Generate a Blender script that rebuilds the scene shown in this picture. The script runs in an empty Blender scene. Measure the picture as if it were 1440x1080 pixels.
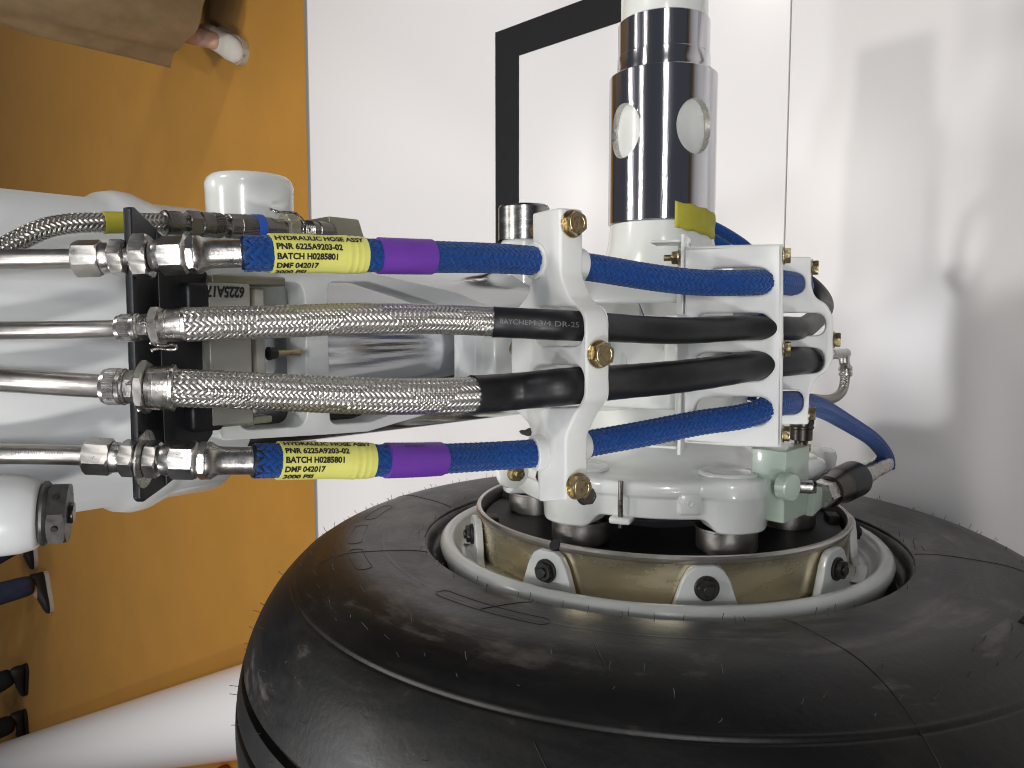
import bpy, bmesh, math, random
import numpy as np
from mathutils import Vector, Matrix

random.seed(7)
rng = np.random.default_rng(7)
S = bpy.context.scene
COL = S.collection
R = math.radians

# ------------------------------------------------------------------ camera, light, exposure
# World: X along the axle, Y away from the camera, Z up, display platform top at Z = 0.
HAX = 0.49                                     # axle height
CAMP = np.array([0.264, -0.517, HAX + 0.780])
FPX = 1080.0                                   # focal length in photo pixels (1440 wide)
_X = np.array([0., 1080., 90.]); _X /= np.linalg.norm(_X)
_d = np.array([1060., 90., -1080.]); _d -= _X * (_d @ _X); _d /= np.linalg.norm(_d)
_Z = -_d
_Y = np.cross(_Z, _X)
CB = np.array([_X, _Y, _Z])                    # rows: world axes in camera coordinates

cam = bpy.data.cameras.new('camera'); camo = bpy.data.objects.new('camera', cam); COL.objects.link(camo)
cam.sensor_width = 36.0; cam.lens = 27.0; cam.clip_start = 0.02; cam.clip_end = 200
m = Matrix.Identity(4)
for i in range(3):
    for j in range(3): m[i][j] = CB[i][j]
    m[i][3] = CAMP[i]
camo.matrix_world = m
cam.dof.use_dof = True; cam.dof.focus_distance = 0.52; cam.dof.aperture_fstop = 42
S.camera = camo
S.cycles.filter_width = 1.05

w = bpy.data.worlds.new('World'); S.world = w; w.use_nodes = True
w.node_tree.nodes['Background'].inputs[0].default_value = (0.52, 0.56, 0.66, 1)
w.node_tree.nodes['Background'].inputs[1].default_value = 0.12
S.view_settings.view_transform = 'Standard'; S.view_settings.look = 'None'
S.view_settings.exposure = -0.24; S.view_settings.gamma = 1

def lamp(x, y, z, size, power, col=(1, 1, 1), tx=0.25, ty=0.0, tz=0.0, sy=None, spread=None):
    l = bpy.data.lights.new('hall_and_fill_lamp', 'AREA'); l.energy = power * 0.50; l.color = col
    l.shape = 'RECTANGLE'; l.size = size; l.size_y = sy or size
    if spread: l.spread = R(spread)
    o = bpy.data.objects.new('hall_and_fill_lamp', l); COL.objects.link(o)
    o.location = (x, y, z)
    o.rotation_euler = (Vector((tx, ty, tz)) - Vector((x, y, z))).to_track_quat('-Z', 'Y').to_euler()
# the hall's ceiling lamps, plus front fill lamps added to brighten the gear
lamp(0.50, 0.75, 4.6, 0.18, 88, (1.0, 0.96, 0.90))
lamp(-2.1, 0.5, 4.4, 0.20, 88, (0.94, 0.95, 1.0))
lamp(0.2, 2.3, 4.2, 0.20, 74, (0.97, 0.96, 0.98))
lamp(-1.3, 2.0, 4.3, 0.20, 70, (1.0, 0.95, 0.88))
lamp(2.7, 0.9, 3.4, 0.25, 62, (1.0, 0.95, 0.88), tz=.4)
lamp(0.5, -2.6, 3.6, 1.0, 7.8, (0.98, 0.98, 1.0), sy=0.25, tz=1.05, spread=46)  # added front fill; narrow beam brightens the strut, spares the near floor
lamp(-1.6, -2.9, 3.2, 0.5, 8.2, (1.0, 0.97, 0.93), tz=1.05, spread=46)  # second added front fill with the same narrow beam
lamp(2.2, -2.4, 3.4, 0.5, 24, (1.0, 0.96, 0.91), tz=.5)  # wider front fill, also added
lamp(1.6, 3.4, 4.8, 0.6, 78, (1.0, 0.96, 0.9), tx=1.0, ty=3.0)
lamp(-1.6, 4.6, 4.8, 0.6, 48, (1.0, 0.96, 0.9), tx=-1.4, ty=4.4)

# ------------------------------------------------------------------ survey helpers
def ray(px, py):
    return CB @ np.array([(px - 720) / FPX, (540 - py) / FPX, -1.])
def ony(px, py, Y):
    r = ray(px, py); return CAMP + r * ((Y - CAMP[1]) / r[1])
def onz(px, py, Z):
    r = ray(px, py); return CAMP + r * ((Z - CAMP[2]) / r[2])
def onx(px, py, X):
    r = ray(px, py); return CAMP + r * ((X - CAMP[0]) / r[0])
def onp(px, py, P0, n):
    r = ray(px, py); n = np.array(n); return CAMP + r * ((n @ (np.array(P0) - CAMP)) / (n @ r))
def mpp(P):
    return float(-((np.array(P) - CAMP) @ CB)[2] / FPX)      # metres per photo pixel at P

# ------------------------------------------------------------------ materials
def mat(name, col, rough=0.5, metal=0.0, spec=0.5, noise=0.0, nscale=40, bump=0.0, bscale=200, rvar=0.0,
        col2=None, coat=0.0, sss=0.0, sheen=0.0, detail=6, stretch=None):
    M = bpy.data.materials.new(name); M.use_nodes = True
    nt = M.node_tree; b = nt.nodes['Principled BSDF']
    b.inputs['Base Color'].default_value = (*col, 1); b.inputs['Roughness'].default_value = rough
    b.inputs['Metallic'].default_value = metal; b.inputs['Specular IOR Level'].default_value = spec
    b.inputs['Coat Weight'].default_value = coat; b.inputs['Coat Roughness'].default_value = 0.06
    if sss:
        b.inputs['Subsurface Weight'].default_value = sss
        b.inputs['Subsurface Radius'].default_value = (1, 1, 1); b.inputs['Subsurface Scale'].default_value = 0.006
    if sheen:
        b.inputs['Sheen Weight'].default_value = sheen; b.inputs['Sheen Roughness'].default_value = .4
    tc = nt.nodes.new('ShaderNodeTexCoord'); src = tc.outputs['Object']
    if stretch:
        mp = nt.nodes.new('ShaderNodeMapping'); mp.inputs['Scale'].default_value = stretch
        nt.links.new(src, mp.inputs[0]); src = mp.outputs[0]
    if noise or rvar or col2:
        n = nt.nodes.new('ShaderNodeTexNoise'); n.inputs['Scale'].default_value = nscale; n.inputs['Detail'].default_value = detail
        n.inputs['Roughness'].default_value = .62
        nt.links.new(src, n.inputs['Vector'])
        r = nt.nodes.new('ShaderNodeValToRGB'); c2 = col2 or tuple(c * (1 - noise) for c in col)
        r.color_ramp.elements[0].position = .32; r.color_ramp.elements[1].position = .68
        r.color_ramp.elements[0].color = (*c2, 1); r.color_ramp.elements[1].color = (*col, 1)
        nt.links.new(n.outputs['Fac'], r.inputs[0]); nt.links.new(r.outputs[0], b.inputs['Base Color'])
        if rvar:
            mr = nt.nodes.new('ShaderNodeMapRange'); mr.inputs[1].default_value = .3; mr.inputs[2].default_value = .7
            mr.inputs[3].default_value = max(.02, rough - rvar); mr.inputs[4].default_value = rough + rvar
            nt.links.new(n.outputs['Fac'], mr.inputs[0]); nt.links.new(mr.outputs[0], b.inputs['Roughness'])
    if bump:
        n2 = nt.nodes.new('ShaderNodeTexNoise'); n2.inputs['Scale'].default_value = bscale; n2.inputs['Detail'].default_value = 4
        nt.links.new(src, n2.inputs['Vector'])
        bp = nt.nodes.new('ShaderNodeBump'); bp.inputs['Strength'].default_value = bump; bp.inputs['Distance'].default_value = .002
        nt.links.new(n2.outputs['Fac'], bp.inputs['Height']); nt.links.new(bp.outputs[0], b.inputs['Normal'])
    return M

M = {}
M['platform'] = mat('platform_white', (.79, .77, .765), .26, spec=.5, bump=.015, bscale=5)
M['carpet'] = mat('carpet_orange', (.44, .212, .030), .95, spec=.1, noise=.10, nscale=4, bump=1.0, bscale=420, sheen=.2)
M['trim'] = mat('trim_grey', (.35, .36, .38), .4, metal=.6)
M['frame_black'] = mat('black_tape', (.010, .010, .012), .6, spec=.25, noise=.2, nscale=30)
M['white'] = mat('white_enamel', (.76, .78, .75), .22, coat=.5, noise=.05, nscale=18, bump=.05, bscale=60)
M['cast'] = mat('white_casting', (.78, .80, .77), .24, coat=.5, noise=.05, nscale=22, bump=.16, bscale=75)
M['grey'] = mat('grey_enamel', (.76, .785, .785), .30, coat=.25, noise=.05, nscale=14, bump=.05, bscale=50)
M['rimgrey'] = mat('rim_grey', (.52, .54, .53), .28, coat=.3, noise=.10, nscale=30, bump=.05, bscale=80)
M['chrome'] = mat('chrome', (.66, .66, .70), .07, metal=1, rvar=.03, nscale=60, bump=.03, bscale=120, stretch=(.2, 6, 6))
M['piston'] = mat('piston_chrome', (.60, .61, .63), .15, metal=1, rvar=.06, nscale=40, bump=.04, bscale=60, stretch=(5, 5, .4))
M['steel'] = mat('stainless', (.60, .58, .55), .30, metal=1, rvar=.08, nscale=220, noise=.12, bump=.06, bscale=500)
M['hexsteel'] = mat('machined_hex', (.58, .56, .53), .33, metal=1, rvar=.08, nscale=160, noise=.10, bump=.02, bscale=700)
M['nutgrey'] = mat('nut_grey', (.15, .145, .14), .42, metal=.8, noise=.3, nscale=200, rvar=.1)
M['sealant'] = mat('sealant_grey', (.09, .085, .08), .55, noise=.4, nscale=200, bump=.3, bscale=400)
M['vent'] = mat('vent_rubber', (.05, .05, .05), .5)  # lighter than the tyre: light caught by the hairs put into the colour
M['gundark'] = mat('connector_dark', (.10, .09, .08), .32, metal=1, noise=.2, nscale=150)
M['tube'] = mat('tube_steel', (.53, .50, .47), .34, metal=1, rvar=.06, nscale=90, noise=.1, bump=.04, bscale=300)
M['pin'] = mat('pin_steel', (.33, .33, .32), .25, metal=1, rvar=.06, nscale=60, stretch=(4, 1, 1))
M['gun'] = mat('gunmetal', (.24, .225, .21), .3, metal=1, noise=.25, nscale=150, rvar=.08, bump=.06, bscale=400)
M['gold'] = mat('cadmium_gold', (.58, .48, .28), .32, metal=1, noise=.35, nscale=260, rvar=.1, bump=.15, bscale=500)
M['bronze'] = mat('heat_shield', (.80, .71, .51), .25, metal=1, col2=(.60, .52, .36), nscale=11, rvar=.08, bump=.05, bscale=30, stretch=(3, 1, 1))
M['black_metal'] = mat('black_anodised', (.012, .013, .016), .42, noise=.2, nscale=60, bump=.06, bscale=700)
M['dark'] = mat('carbon_dark', (.010, .010, .011), .6, noise=.3, nscale=30)
M['boltdark'] = mat('bolt_dark', (.05, .048, .045), .42, metal=.7, noise=.4, nscale=200, rvar=.1)
M['nylon'] = mat('white_nylon', (.78, .79, .77), .48, sss=.4, noise=.025, nscale=25, bump=.04, bscale=120)
M['sleeve'] = mat('black_sleeve', (.013, .013, .015), .42, noise=.3, nscale=120, rvar=.06, bump=.06, bscale=260)
M['sleeve_grey'] = mat('black_sleeve_lower', (.030, .030, .031), .5, noise=.4, nscale=60, rvar=.08, bump=.08, bscale=260)
M['blue'] = mat('blue_braid', (.012, .080, .33), .78, spec=.2, noise=.45, nscale=420, bump=.5, bscale=1500, sheen=.25)
M['bluecore'] = mat('blue_core', (.005, .018, .10), .9)
M['braidcore'] = mat('braid_core', (.04, .04, .04), .7)
M['label'] = mat('yellow_label', (.83, .81, .21), .42, noise=.05, nscale=60, bump=.08, bscale=90)
M['tape'] = mat('yellow_tape', (.50, .46, .045), .6, noise=.12, nscale=90, bump=.35, bscale=120)
M['purple'] = mat('purple_band', (.17, .045, .42), .5, noise=.08, nscale=80, bump=.08, bscale=120)
M['ink'] = mat('ink_black', (.015, .015, .012), .6)
M['inkwhite'] = mat('ink_white', (.16, .16, .17), .6)
M['inkgrey'] = mat('ink_grey', (.15, .145, .14), .5)
M['bluering'] = mat('blue_ring', (.02, .08, .42), .5)
M['olive'] = mat('olive_block', (.30, .29, .22), .38, metal=.5, noise=.12, nscale=60)
M['block'] = mat('grey_block', (.36, .355, .32), .45, metal=.25, noise=.08, nscale=80)
M['green'] = mat('green_primer', (.46, .56, .47), .3, coat=.3, noise=.05, nscale=40, bump=.05, bscale=100)
M['khaki'] = mat('khaki_cloth', (.30, .215, .12), .9, spec=.15, noise=.25, nscale=12, bump=.4, bscale=500)
M['denim'] = mat('blue_denim', (.035, .05, .11), .9, noise=.35, nscale=25, bump=.3, bscale=600)
M['blackcloth'] = mat('black_cloth', (.010, .010, .011), .85, noise=.2, nscale=20)
M['greycloth'] = mat('grey_cloth', (.12, .12, .13), .9, noise=.2, nscale=20)
M['skin'] = mat('skin', (.52, .31, .22), .5, sss=.1, noise=.08, nscale=40)
M['hair'] = mat('hair', (.015, .011, .008), .55)
M['shoewhite'] = mat('pale_shoe', (.55, .52, .47), .6, noise=.1, nscale=50)
M['shoeblack'] = mat('black_shoe', (.012, .012, .012), .6)
M['sock'] = mat('blue_sock', (.04, .06, .16), .9)
M['red'] = mat('red_plastic', (.6, .02, .02), .4)

def brushed(name, axis, aniso, rough, rot=0.0):
    nt = M[name].node_tree; b = nt.nodes['Principled BSDF']; t = nt.nodes.new('ShaderNodeTangent'); t.direction_type = 'RADIAL'; t.axis = axis
    nt.links.new(t.outputs[0], b.inputs['Tangent']); b.inputs['Anisotropic'].default_value = aniso; b.inputs['Anisotropic Rotation'].default_value = rot
    for l in list(b.inputs['Roughness'].links): nt.links.remove(l)
    b.inputs['Roughness'].default_value = rough
brushed('chrome', 'X', .95, .16, .25); brushed('piston', 'Z', .9, .13, .25)
# stainless braid: fine wires across each strand
def braid_mat(name, col, rough):
    Mx = mat(name, col, rough, metal=1); nt = Mx.node_tree; b = nt.nodes['Principled BSDF']
    uv = nt.nodes.new('ShaderNodeUVMap'); sep = nt.nodes.new('ShaderNodeSeparateXYZ'); nt.links.new(uv.outputs[0], sep.inputs[0])
    mu = nt.nodes.new('ShaderNodeMath'); mu.operation = 'MULTIPLY'; mu.inputs[1].default_value = 2 * math.pi * 4
    nt.links.new(sep.outputs[0], mu.inputs[0])
    si = nt.nodes.new('ShaderNodeMath'); si.operation = 'COSINE'; nt.links.new(mu.outputs[0], si.inputs[0])
    bp = nt.nodes.new('ShaderNodeBump'); bp.inputs['Strength'].default_value = .25; bp.inputs['Distance'].default_value = .0002
    nt.links.new(si.outputs[0], bp.inputs['Height']); nt.links.new(bp.outputs[0], b.inputs['Normal'])
    return Mx
M['braid'] = braid_mat('steel_braid', (.70, .68, .65), .33)
M['braid_dull'] = braid_mat('nickel_braid', (.46, .44, .41), .30)

# tyre rubber: matt black with grey scuffed dust and smears, and sheen painted in near the rim
def tyre_mat():
    Mx = bpy.data.materials.new('tyre_rubber'); Mx.use_nodes = True; nt = Mx.node_tree; b = nt.nodes['Principled BSDF']
    tc = nt.nodes.new('ShaderNodeTexCoord')
    sep = nt.nodes.new('ShaderNodeSeparateXYZ'); nt.links.new(tc.outputs['Object'], sep.inputs[0])
    def math_(op, a, bb=None):
        n = nt.nodes.new('ShaderNodeMath'); n.operation = op
        for k, v in enumerate((a, bb)):
            if v is None: continue
            if isinstance(v, (int, float)): n.inputs[k].default_value = v
            else: nt.links.new(v, n.inputs[k])
        return n.outputs[0]
    y, z = sep.outputs[1], sep.outputs[2]
    rad = math_('SQRT', math_('ADD', math_('MULTIPLY', y, y), math_('MULTIPLY', z, z)))
    ang = math_('ARCTAN2', z, y)
    cmb = nt.nodes.new('ShaderNodeCombineXYZ')                  # smears run along the circumference
    nt.links.new(math_('MULTIPLY', rad, 30.), cmb.inputs[0]); nt.links.new(math_('MULTIPLY', ang, 2.4), cmb.inputs[1])
    nt.links.new(math_('MULTIPLY', sep.outputs[0], 16.), cmb.inputs[2])
    n1 = nt.nodes.new('ShaderNodeTexNoise'); n1.inputs['Scale'].default_value = 1.0; n1.inputs['Detail'].default_value = 9; n1.inputs['Roughness'].default_value = .65
    n1.inputs['Distortion'].default_value = .9
    nt.links.new(cmb.outputs[0], n1.inputs['Vector'])
    n2 = nt.nodes.new('ShaderNodeTexNoise'); n2.inputs['Scale'].default_value = 9; n2.inputs['Detail'].default_value = 8; n2.inputs['Roughness'].default_value = .6
    nt.links.new(tc.outputs['Object'], n2.inputs['Vector'])
    mx = math_('MULTIPLY', n1.outputs['Fac'], n2.outputs['Fac'])
    rp = nt.nodes.new('ShaderNodeValToRGB'); e = rp.color_ramp.elements
    e[0].position = .21; e[0].color = (.0035, .0034, .0035, 1); e[1].position = .45; e[1].color = (.125, .112, .100, 1)
    k = rp.color_ramp.elements.new(.31); k.color = (.0085, .0078, .0072, 1)
    bd = nt.nodes.new('ShaderNodeMapRange'); bd.interpolation_type = 'SMOOTHSTEP'      # inner sidewall lightened: smears plus the sheen painted near the rim
    for k_, v_ in ((1, .345), (2, .41), (3, .075), (4, -.03)): bd.inputs[k_].default_value = v_
    nt.links.new(rad, bd.inputs[0])
    nt.links.new(math_('ADD', mx, bd.outputs[0]), rp.inputs[0]); nt.links.new(rp.outputs[0], b.inputs['Base Color'])
    mr = nt.nodes.new('ShaderNodeMapRange'); mr.inputs[1].default_value = .3; mr.inputs[2].default_value = .7
    mr.inputs[3].default_value = .33; mr.inputs[4].default_value = .50
    nt.links.new(n1.outputs['Fac'], mr.inputs[0]); nt.links.new(mr.outputs[0], b.inputs['Roughness'])
    b.inputs['Specular IOR Level'].default_value = .42
    n3 = nt.nodes.new('ShaderNodeTexNoise'); n3.inputs['Scale'].default_value = 160; n3.inputs['Detail'].default_value = 5
    nt.links.new(tc.outputs['Object'], n3.inputs['Vector'])
    ad = math_('ADD', n3.outputs['Fac'], math_('MULTIPLY', n1.outputs['Fac'], .8))
    bp = nt.nodes.new('ShaderNodeBump'); bp.inputs['Strength'].default_value = .13; bp.inputs['Distance'].default_value = .002
    nt.links.new(ad, bp.inputs['Height']); nt.links.new(bp.outputs[0], b.inputs['Normal'])
    return Mx
M['tyre'] = tyre_mat()

# ------------------------------------------------------------------ mesh helpers
class MB:
    """collects vertices and faces of ONE mesh object"""
    def __init__(s): s.v = []; s.f = []; s.uv = None
    def add(s, verts, faces):
        o = len(s.v); s.v += [tuple(map(float, p)) for p in verts]; s.f += [tuple(i + o for i in f) for f in faces]
        return s
    def build(s, name, material, parent=None, angle=35, flat=False):
        me = bpy.data.meshes.new(name); me.from_pydata(s.v, [], s.f); me.validate()
        bm = bmesh.new(); bm.from_mesh(me); bmesh.ops.recalc_face_normals(bm, faces=bm.faces); bm.to_mesh(me); bm.free()
        return link(name, me, material, parent, angle, flat)

def link(name, me, material, parent=None, angle=35, flat=False):
    if not flat:
        me.polygons.foreach_set('use_smooth', [True] * len(me.polygons)); me.set_sharp_from_angle(angle=R(angle))
    me.materials.clear(); me.materials.append(M[material] if isinstance(material, str) else material)
    o = bpy.data.objects.new(name, me); COL.objects.link(o)
    if parent is not None:
        o.parent = parent; o.matrix_parent_inverse = parent.matrix_world.inverted() if False else Matrix.Translation(-parent.location)
    return o

def tag(o, label=None, cat=None, group=None, kind=None):
    if label: o['label'] = label
    if cat: o['category'] = cat
    if group: o['group'] = group
    if kind: o['kind'] = kind
    return o
def thing(name, label, cat, loc, group=None):
    o = bpy.data.objects.new(name, None); COL.objects.link(o); o.location = tuple(map(float, loc)); o.empty_display_size = .02
    return tag(o, label, cat, group)

def basis(axis, hint=None):
    a = np.array(axis, float); a /= np.linalg.norm(a)
    h = np.array(hint if hint is not None else (1, 0, 0), float)
    if abs(h @ a) > .95 * np.linalg.norm(h): h = np.array((0, 1., 0))
    u = h - a * (h @ a); u /= np.linalg.norm(u)
    return a, u, np.cross(a, u)

def lathe(mb, prof, origin, axis, seg=48, hint=None, roll=0, cap=True, arc=None):
    """prof: list of (distance along axis, radius)"""
    a, u, v = basis(axis, hint); O = np.array(origin, float)
    full = arc is None
    th = np.arange(seg) / seg * 2 * math.pi + roll if full else np.linspace(arc[0], arc[1], seg)
    vs = []; fs = []
    for t, r in prof:
        for x in th: vs.append(O + a * t + (u * math.cos(x) + v * math.sin(x)) * r)
    for i in range(len(prof) - 1):
        for k in range(seg if full else seg - 1):
            k2 = (k + 1) % seg
            fs.append((i * seg + k, i * seg + k2, (i + 1) * seg + k2, (i + 1) * seg + k))
    if cap and full:
        if prof[0][1] > 1e-6: fs.append(tuple(range(seg))[::-1])
        if prof[-1][1] > 1e-6: fs.append(tuple((len(prof) - 1) * seg + k for k in range(seg)))
    return mb.add(vs, fs)

def cyl(mb, P, Q, r, seg=32, ch=None, roll=0, hint=None):
    P = np.array(P, float); Q = np.array(Q, float); L = np.linalg.norm(Q - P); ch = r * .08 if ch is None else ch
    return lathe(mb, [(0, r - ch), (ch, r), (L - ch, r), (L, r - ch)], P, Q - P, seg, hint, roll)

def hexnut(mb, P, axis, r, h, roll=0, bore=0, hint=None):
    """hex prism with chamfered corners, r = corner radius, starting at P"""
    a, u, v = basis(axis, hint); P = np.array(P, float)
    seg = 36; vs = []; fs = []
    def hexr(x):
        x = (x - roll) % (math.pi / 3); return r * math.cos(math.pi / 6) / math.cos(x - math.pi / 6)
    rc = r * .90
    rings = [(0, 'c0'), (h * .03, 'h0'), (h * .97, 'h1'), (h, 'c1')]
    for t, k in rings:
        for i in range(seg):
            x = i / seg * 2 * math.pi + roll; q = hexr(x)
            if k[0] == 'c': q = min(q, rc); tt = t
            else:
                tt = t + (1 if t < h / 2 else -1) * max(0, q - rc) * .6
            vs.append(P + a * tt + (u * math.cos(x) + v * math.sin(x)) * q)
    for j in range(3):
        for i in range(seg):
            k2 = (i + 1) % seg; fs.append((j * seg + i, j * seg + k2, (j + 1) * seg + k2, (j + 1) * seg + i))
    fs.append(tuple(range(seg))[::-1]); fs.append(tuple(3 * seg + i for i in range(seg)))
    return mb.add(vs, fs)

def boxm(name, material, parent, c, size, rot=None, bevel=.0015, seg=3, taper=None):
    bm = bmesh.new(); bmesh.ops.create_cube(bm, size=1)
    for v in bm.verts: v.co = Vector((v.co.x * size[0], v.co.y * size[1], v.co.z * size[2]))
    if taper: taper(bm)
    if bevel: bmesh.ops.bevel(bm, geom=list(bm.edges), offset=bevel, segments=seg, affect='EDGES', profile=.5)
    mt = Matrix.Translation(Vector(map(float, c))) @ (rot.to_4x4() if rot is not None else Matrix.Identity(4))
    bmesh.ops.transform(bm, matrix=mt, verts=bm.verts)
    me = bpy.data.meshes.new(name); bm.to_mesh(me); bm.free()
    return link(name, me, material, parent)

def fillet(pts, rads, n=6):
    """round the corners of a closed 2D polygon"""
    out = []; N = len(pts)
    for i in range(N):
        p0, p, p1 = (np.array(pts[(i + k) % N], float) for k in (-1, 0, 1)); r = rads[i] if hasattr(rads, '__len__') else rads
        d0 = p0 - p; d1 = p1 - p; l0 = np.linalg.norm(d0); l1 = np.linalg.norm(d1)
        d0 /= l0; d1 /= l1; c = np.clip(d0 @ d1, -1, 1); half = math.acos(c) / 2
        if r <= 0 or half > 1.52 or half < .05: out.append(p); continue
        t = min(r / math.tan(half), l0 * .48, l1 * .48)
        a, b = p + d0 * t, p + d1 * t
        for k in range(n + 1):
            s = k / n; out.append((1 - s) ** 2 * a + 2 * s * (1 - s) * p + s * s * b)
    return out

def plate(name, material, parent, outline, holes, frame, thick, bevel=.0008, angle=40):
    """flat outline with holes, extruded by 'thick' along -w ; frame = (origin, u, v, w)"""
    cu = bpy.data.curves.new(name, 'CURVE'); cu.dimensions = '2D'; cu.fill_mode = 'BOTH'
    for poly in [outline] + list(holes):
        sp = cu.splines.new('POLY'); sp.points.add(len(poly) - 1); sp.use_cyclic_u = True
        for p, q in zip(sp.points, poly): p.co = (q[0] * 100, q[1] * 100, 0, 1)
    cu.extrude = thick * 50 - bevel * 100; cu.bevel_depth = bevel * 100; cu.bevel_resolution = 2; cu.offset = -bevel * 100
    o = bpy.data.objects.new(name, cu); COL.objects.link(o)
    me = bpy.data.meshes.new_from_object(o.evaluated_get(bpy.context.evaluated_depsgraph_get()))
    bpy.data.objects.remove(o); bpy.data.curves.remove(cu)
    O, u, v, w = (np.array(x, float) for x in frame)
    n = len(me.vertices); co = np.empty(n * 3); me.vertices.foreach_get('co', co); co = co.reshape(-1, 3) / 100
    P = O + np.outer(co[:, 0], u) + np.outer(co[:, 1], v) + np.outer(co[:, 2] - thick / 2, w)
    me.vertices.foreach_set('co', P.ravel()); me.update()
    bm = bmesh.new(); bm.from_mesh(me); bmesh.ops.remove_doubles(bm, verts=bm.verts, dist=1e-6)
    bmesh.ops.recalc_face_normals(bm, faces=bm.faces); bm.to_mesh(me); bm.free()
    return link(name, me, material, parent, angle)

def slot(cx0, cx1, r, cy, n=14):
    """stadium along x"""
    a = [(cx1 + r * math.cos(t), cy + r * math.sin(t)) for t in np.linspace(-math.pi / 2, math.pi / 2, n)]
    b = [(cx0 + r * math.cos(t), cy + r * math.sin(t)) for t in np.linspace(math.pi / 2, 3 * math.pi / 2, n)]
    return a + b

def spline(ts, P):
    """natural cubic spline"""
    ts = np.array(ts, float); P = np.array(P, float); n = len(ts); h = np.diff(ts)
    if n == 2: return lambda t: P[0] + (P[1] - P[0]) * ((np.asarray(t, float) - ts[0]) / h[0])[..., None]
    A = np.eye(n); B = np.zeros_like(P)
    for i in range(1, n - 1):
        A[i, i - 1] = h[i - 1]; A[i, i] = 2 * (h[i - 1] + h[i]); A[i, i + 1] = h[i]
        B[i] = 6 * ((P[i + 1] - P[i]) / h[i] - (P[i] - P[i - 1]) / h[i - 1])
    m2 = np.linalg.solve(A, B)
    def f(t):
        t = np.asarray(t, float); i = np.clip(np.searchsorted(ts, t) - 1, 0, n - 2); hh = h[i][..., None]
        a = (ts[i + 1] - t)[..., None]; b = (t - ts[i])[..., None]
        return (m2[i] * a ** 3 + m2[i + 1] * b ** 3) / (6 * hh) + (P[i] / hh - m2[i] * hh / 6) * a + (P[i + 1] / hh - m2[i + 1] * hh / 6) * b
    return f

class Path:
    """smooth line through surveyed points; the parameter is the photo x of the survey (or an index)"""
    def __init__(s, pts, ts=None):
        s.t = np.array(ts if ts is not None else range(len(pts)), float); s.f = spline(s.t, pts)
        n = 900; s.T = np.linspace(s.t[0], s.t[-1], n); s.P = s.f(s.T)
        d = np.linalg.norm(np.diff(s.P, axis=0), axis=1); s.S = np.r_[0, np.cumsum(d)]
        tan = np.gradient(s.P, axis=0); tan /= np.linalg.norm(tan, axis=1)[:, None]; s.tan = tan
        u = basis(tan[0])[1]; U = [u]
        for k in range(1, n):
            u = U[-1] - tan[k] * (U[-1] @ tan[k]); u /= np.linalg.norm(u); U.append(u)
        s.U = np.array(U); s.V = np.cross(s.tan, s.U)
    def _ip(s, A, t): return np.stack([np.interp(t, s.T, A[:, k]) for k in range(3)], -1)
    def pos(s, t): return s._ip(s.P, np.asarray(t, float))
    def fr(s, t):
        t = np.asarray(t, float); return s._ip(s.P, t), s._ip(s.U, t), s._ip(s.V, t), s._ip(s.tan, t)
    def sof(s, t): return np.interp(t, s.T, s.S)
    def tof(s, d): return np.interp(d, s.S, s.T)

def sweep(mb, path, prof, seg=32, roll=0, cap=True, hexa=False):
    """prof: (t, radius in m) pairs"""
    t = np.array([p[0] for p in prof], float); r = np.array([p[1] for p in prof])
    P, U, V, T = path.fr(t)
    th = np.arange(seg) / seg * 2 * math.pi + roll
    vs = (P[:, None] + (U[:, None] * np.cos(th)[None, :, None] + V[:, None] * np.sin(th)[None, :, None]) * r[:, None, None]).reshape(-1, 3)
    fs = []
    for i in range(len(t) - 1):
        for k in range(seg):
            k2 = (k + 1) % seg; fs.append((i * seg + k, i * seg + k2, (i + 1) * seg + k2, (i + 1) * seg + k))
    if cap: fs.append(tuple(range(seg))[::-1]); fs.append(tuple((len(t) - 1) * seg + k for k in range(seg)))
    return mb.add(vs, fs)

def tube(name, material, parent, path, t0, t1, r0, r1=None, n=60, seg=32, ends=True):
    """plain round tube along a path"""
    r1 = r0 if r1 is None else r1
    T = np.linspace(t0, t1, n); prof = [(t, r0 + (r1 - r0) * k / (n - 1)) for k, t in enumerate(T)]
    if ends:
        d = (t1 - t0) * .004; prof = [(t0, r0 * .8), (t0 + d, r0)] + prof[1:-1] + [(t1 - d, r1), (t1, r1 * .8)]
    return sweep(MB(), path, prof, seg).build(name, material, parent)

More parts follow.
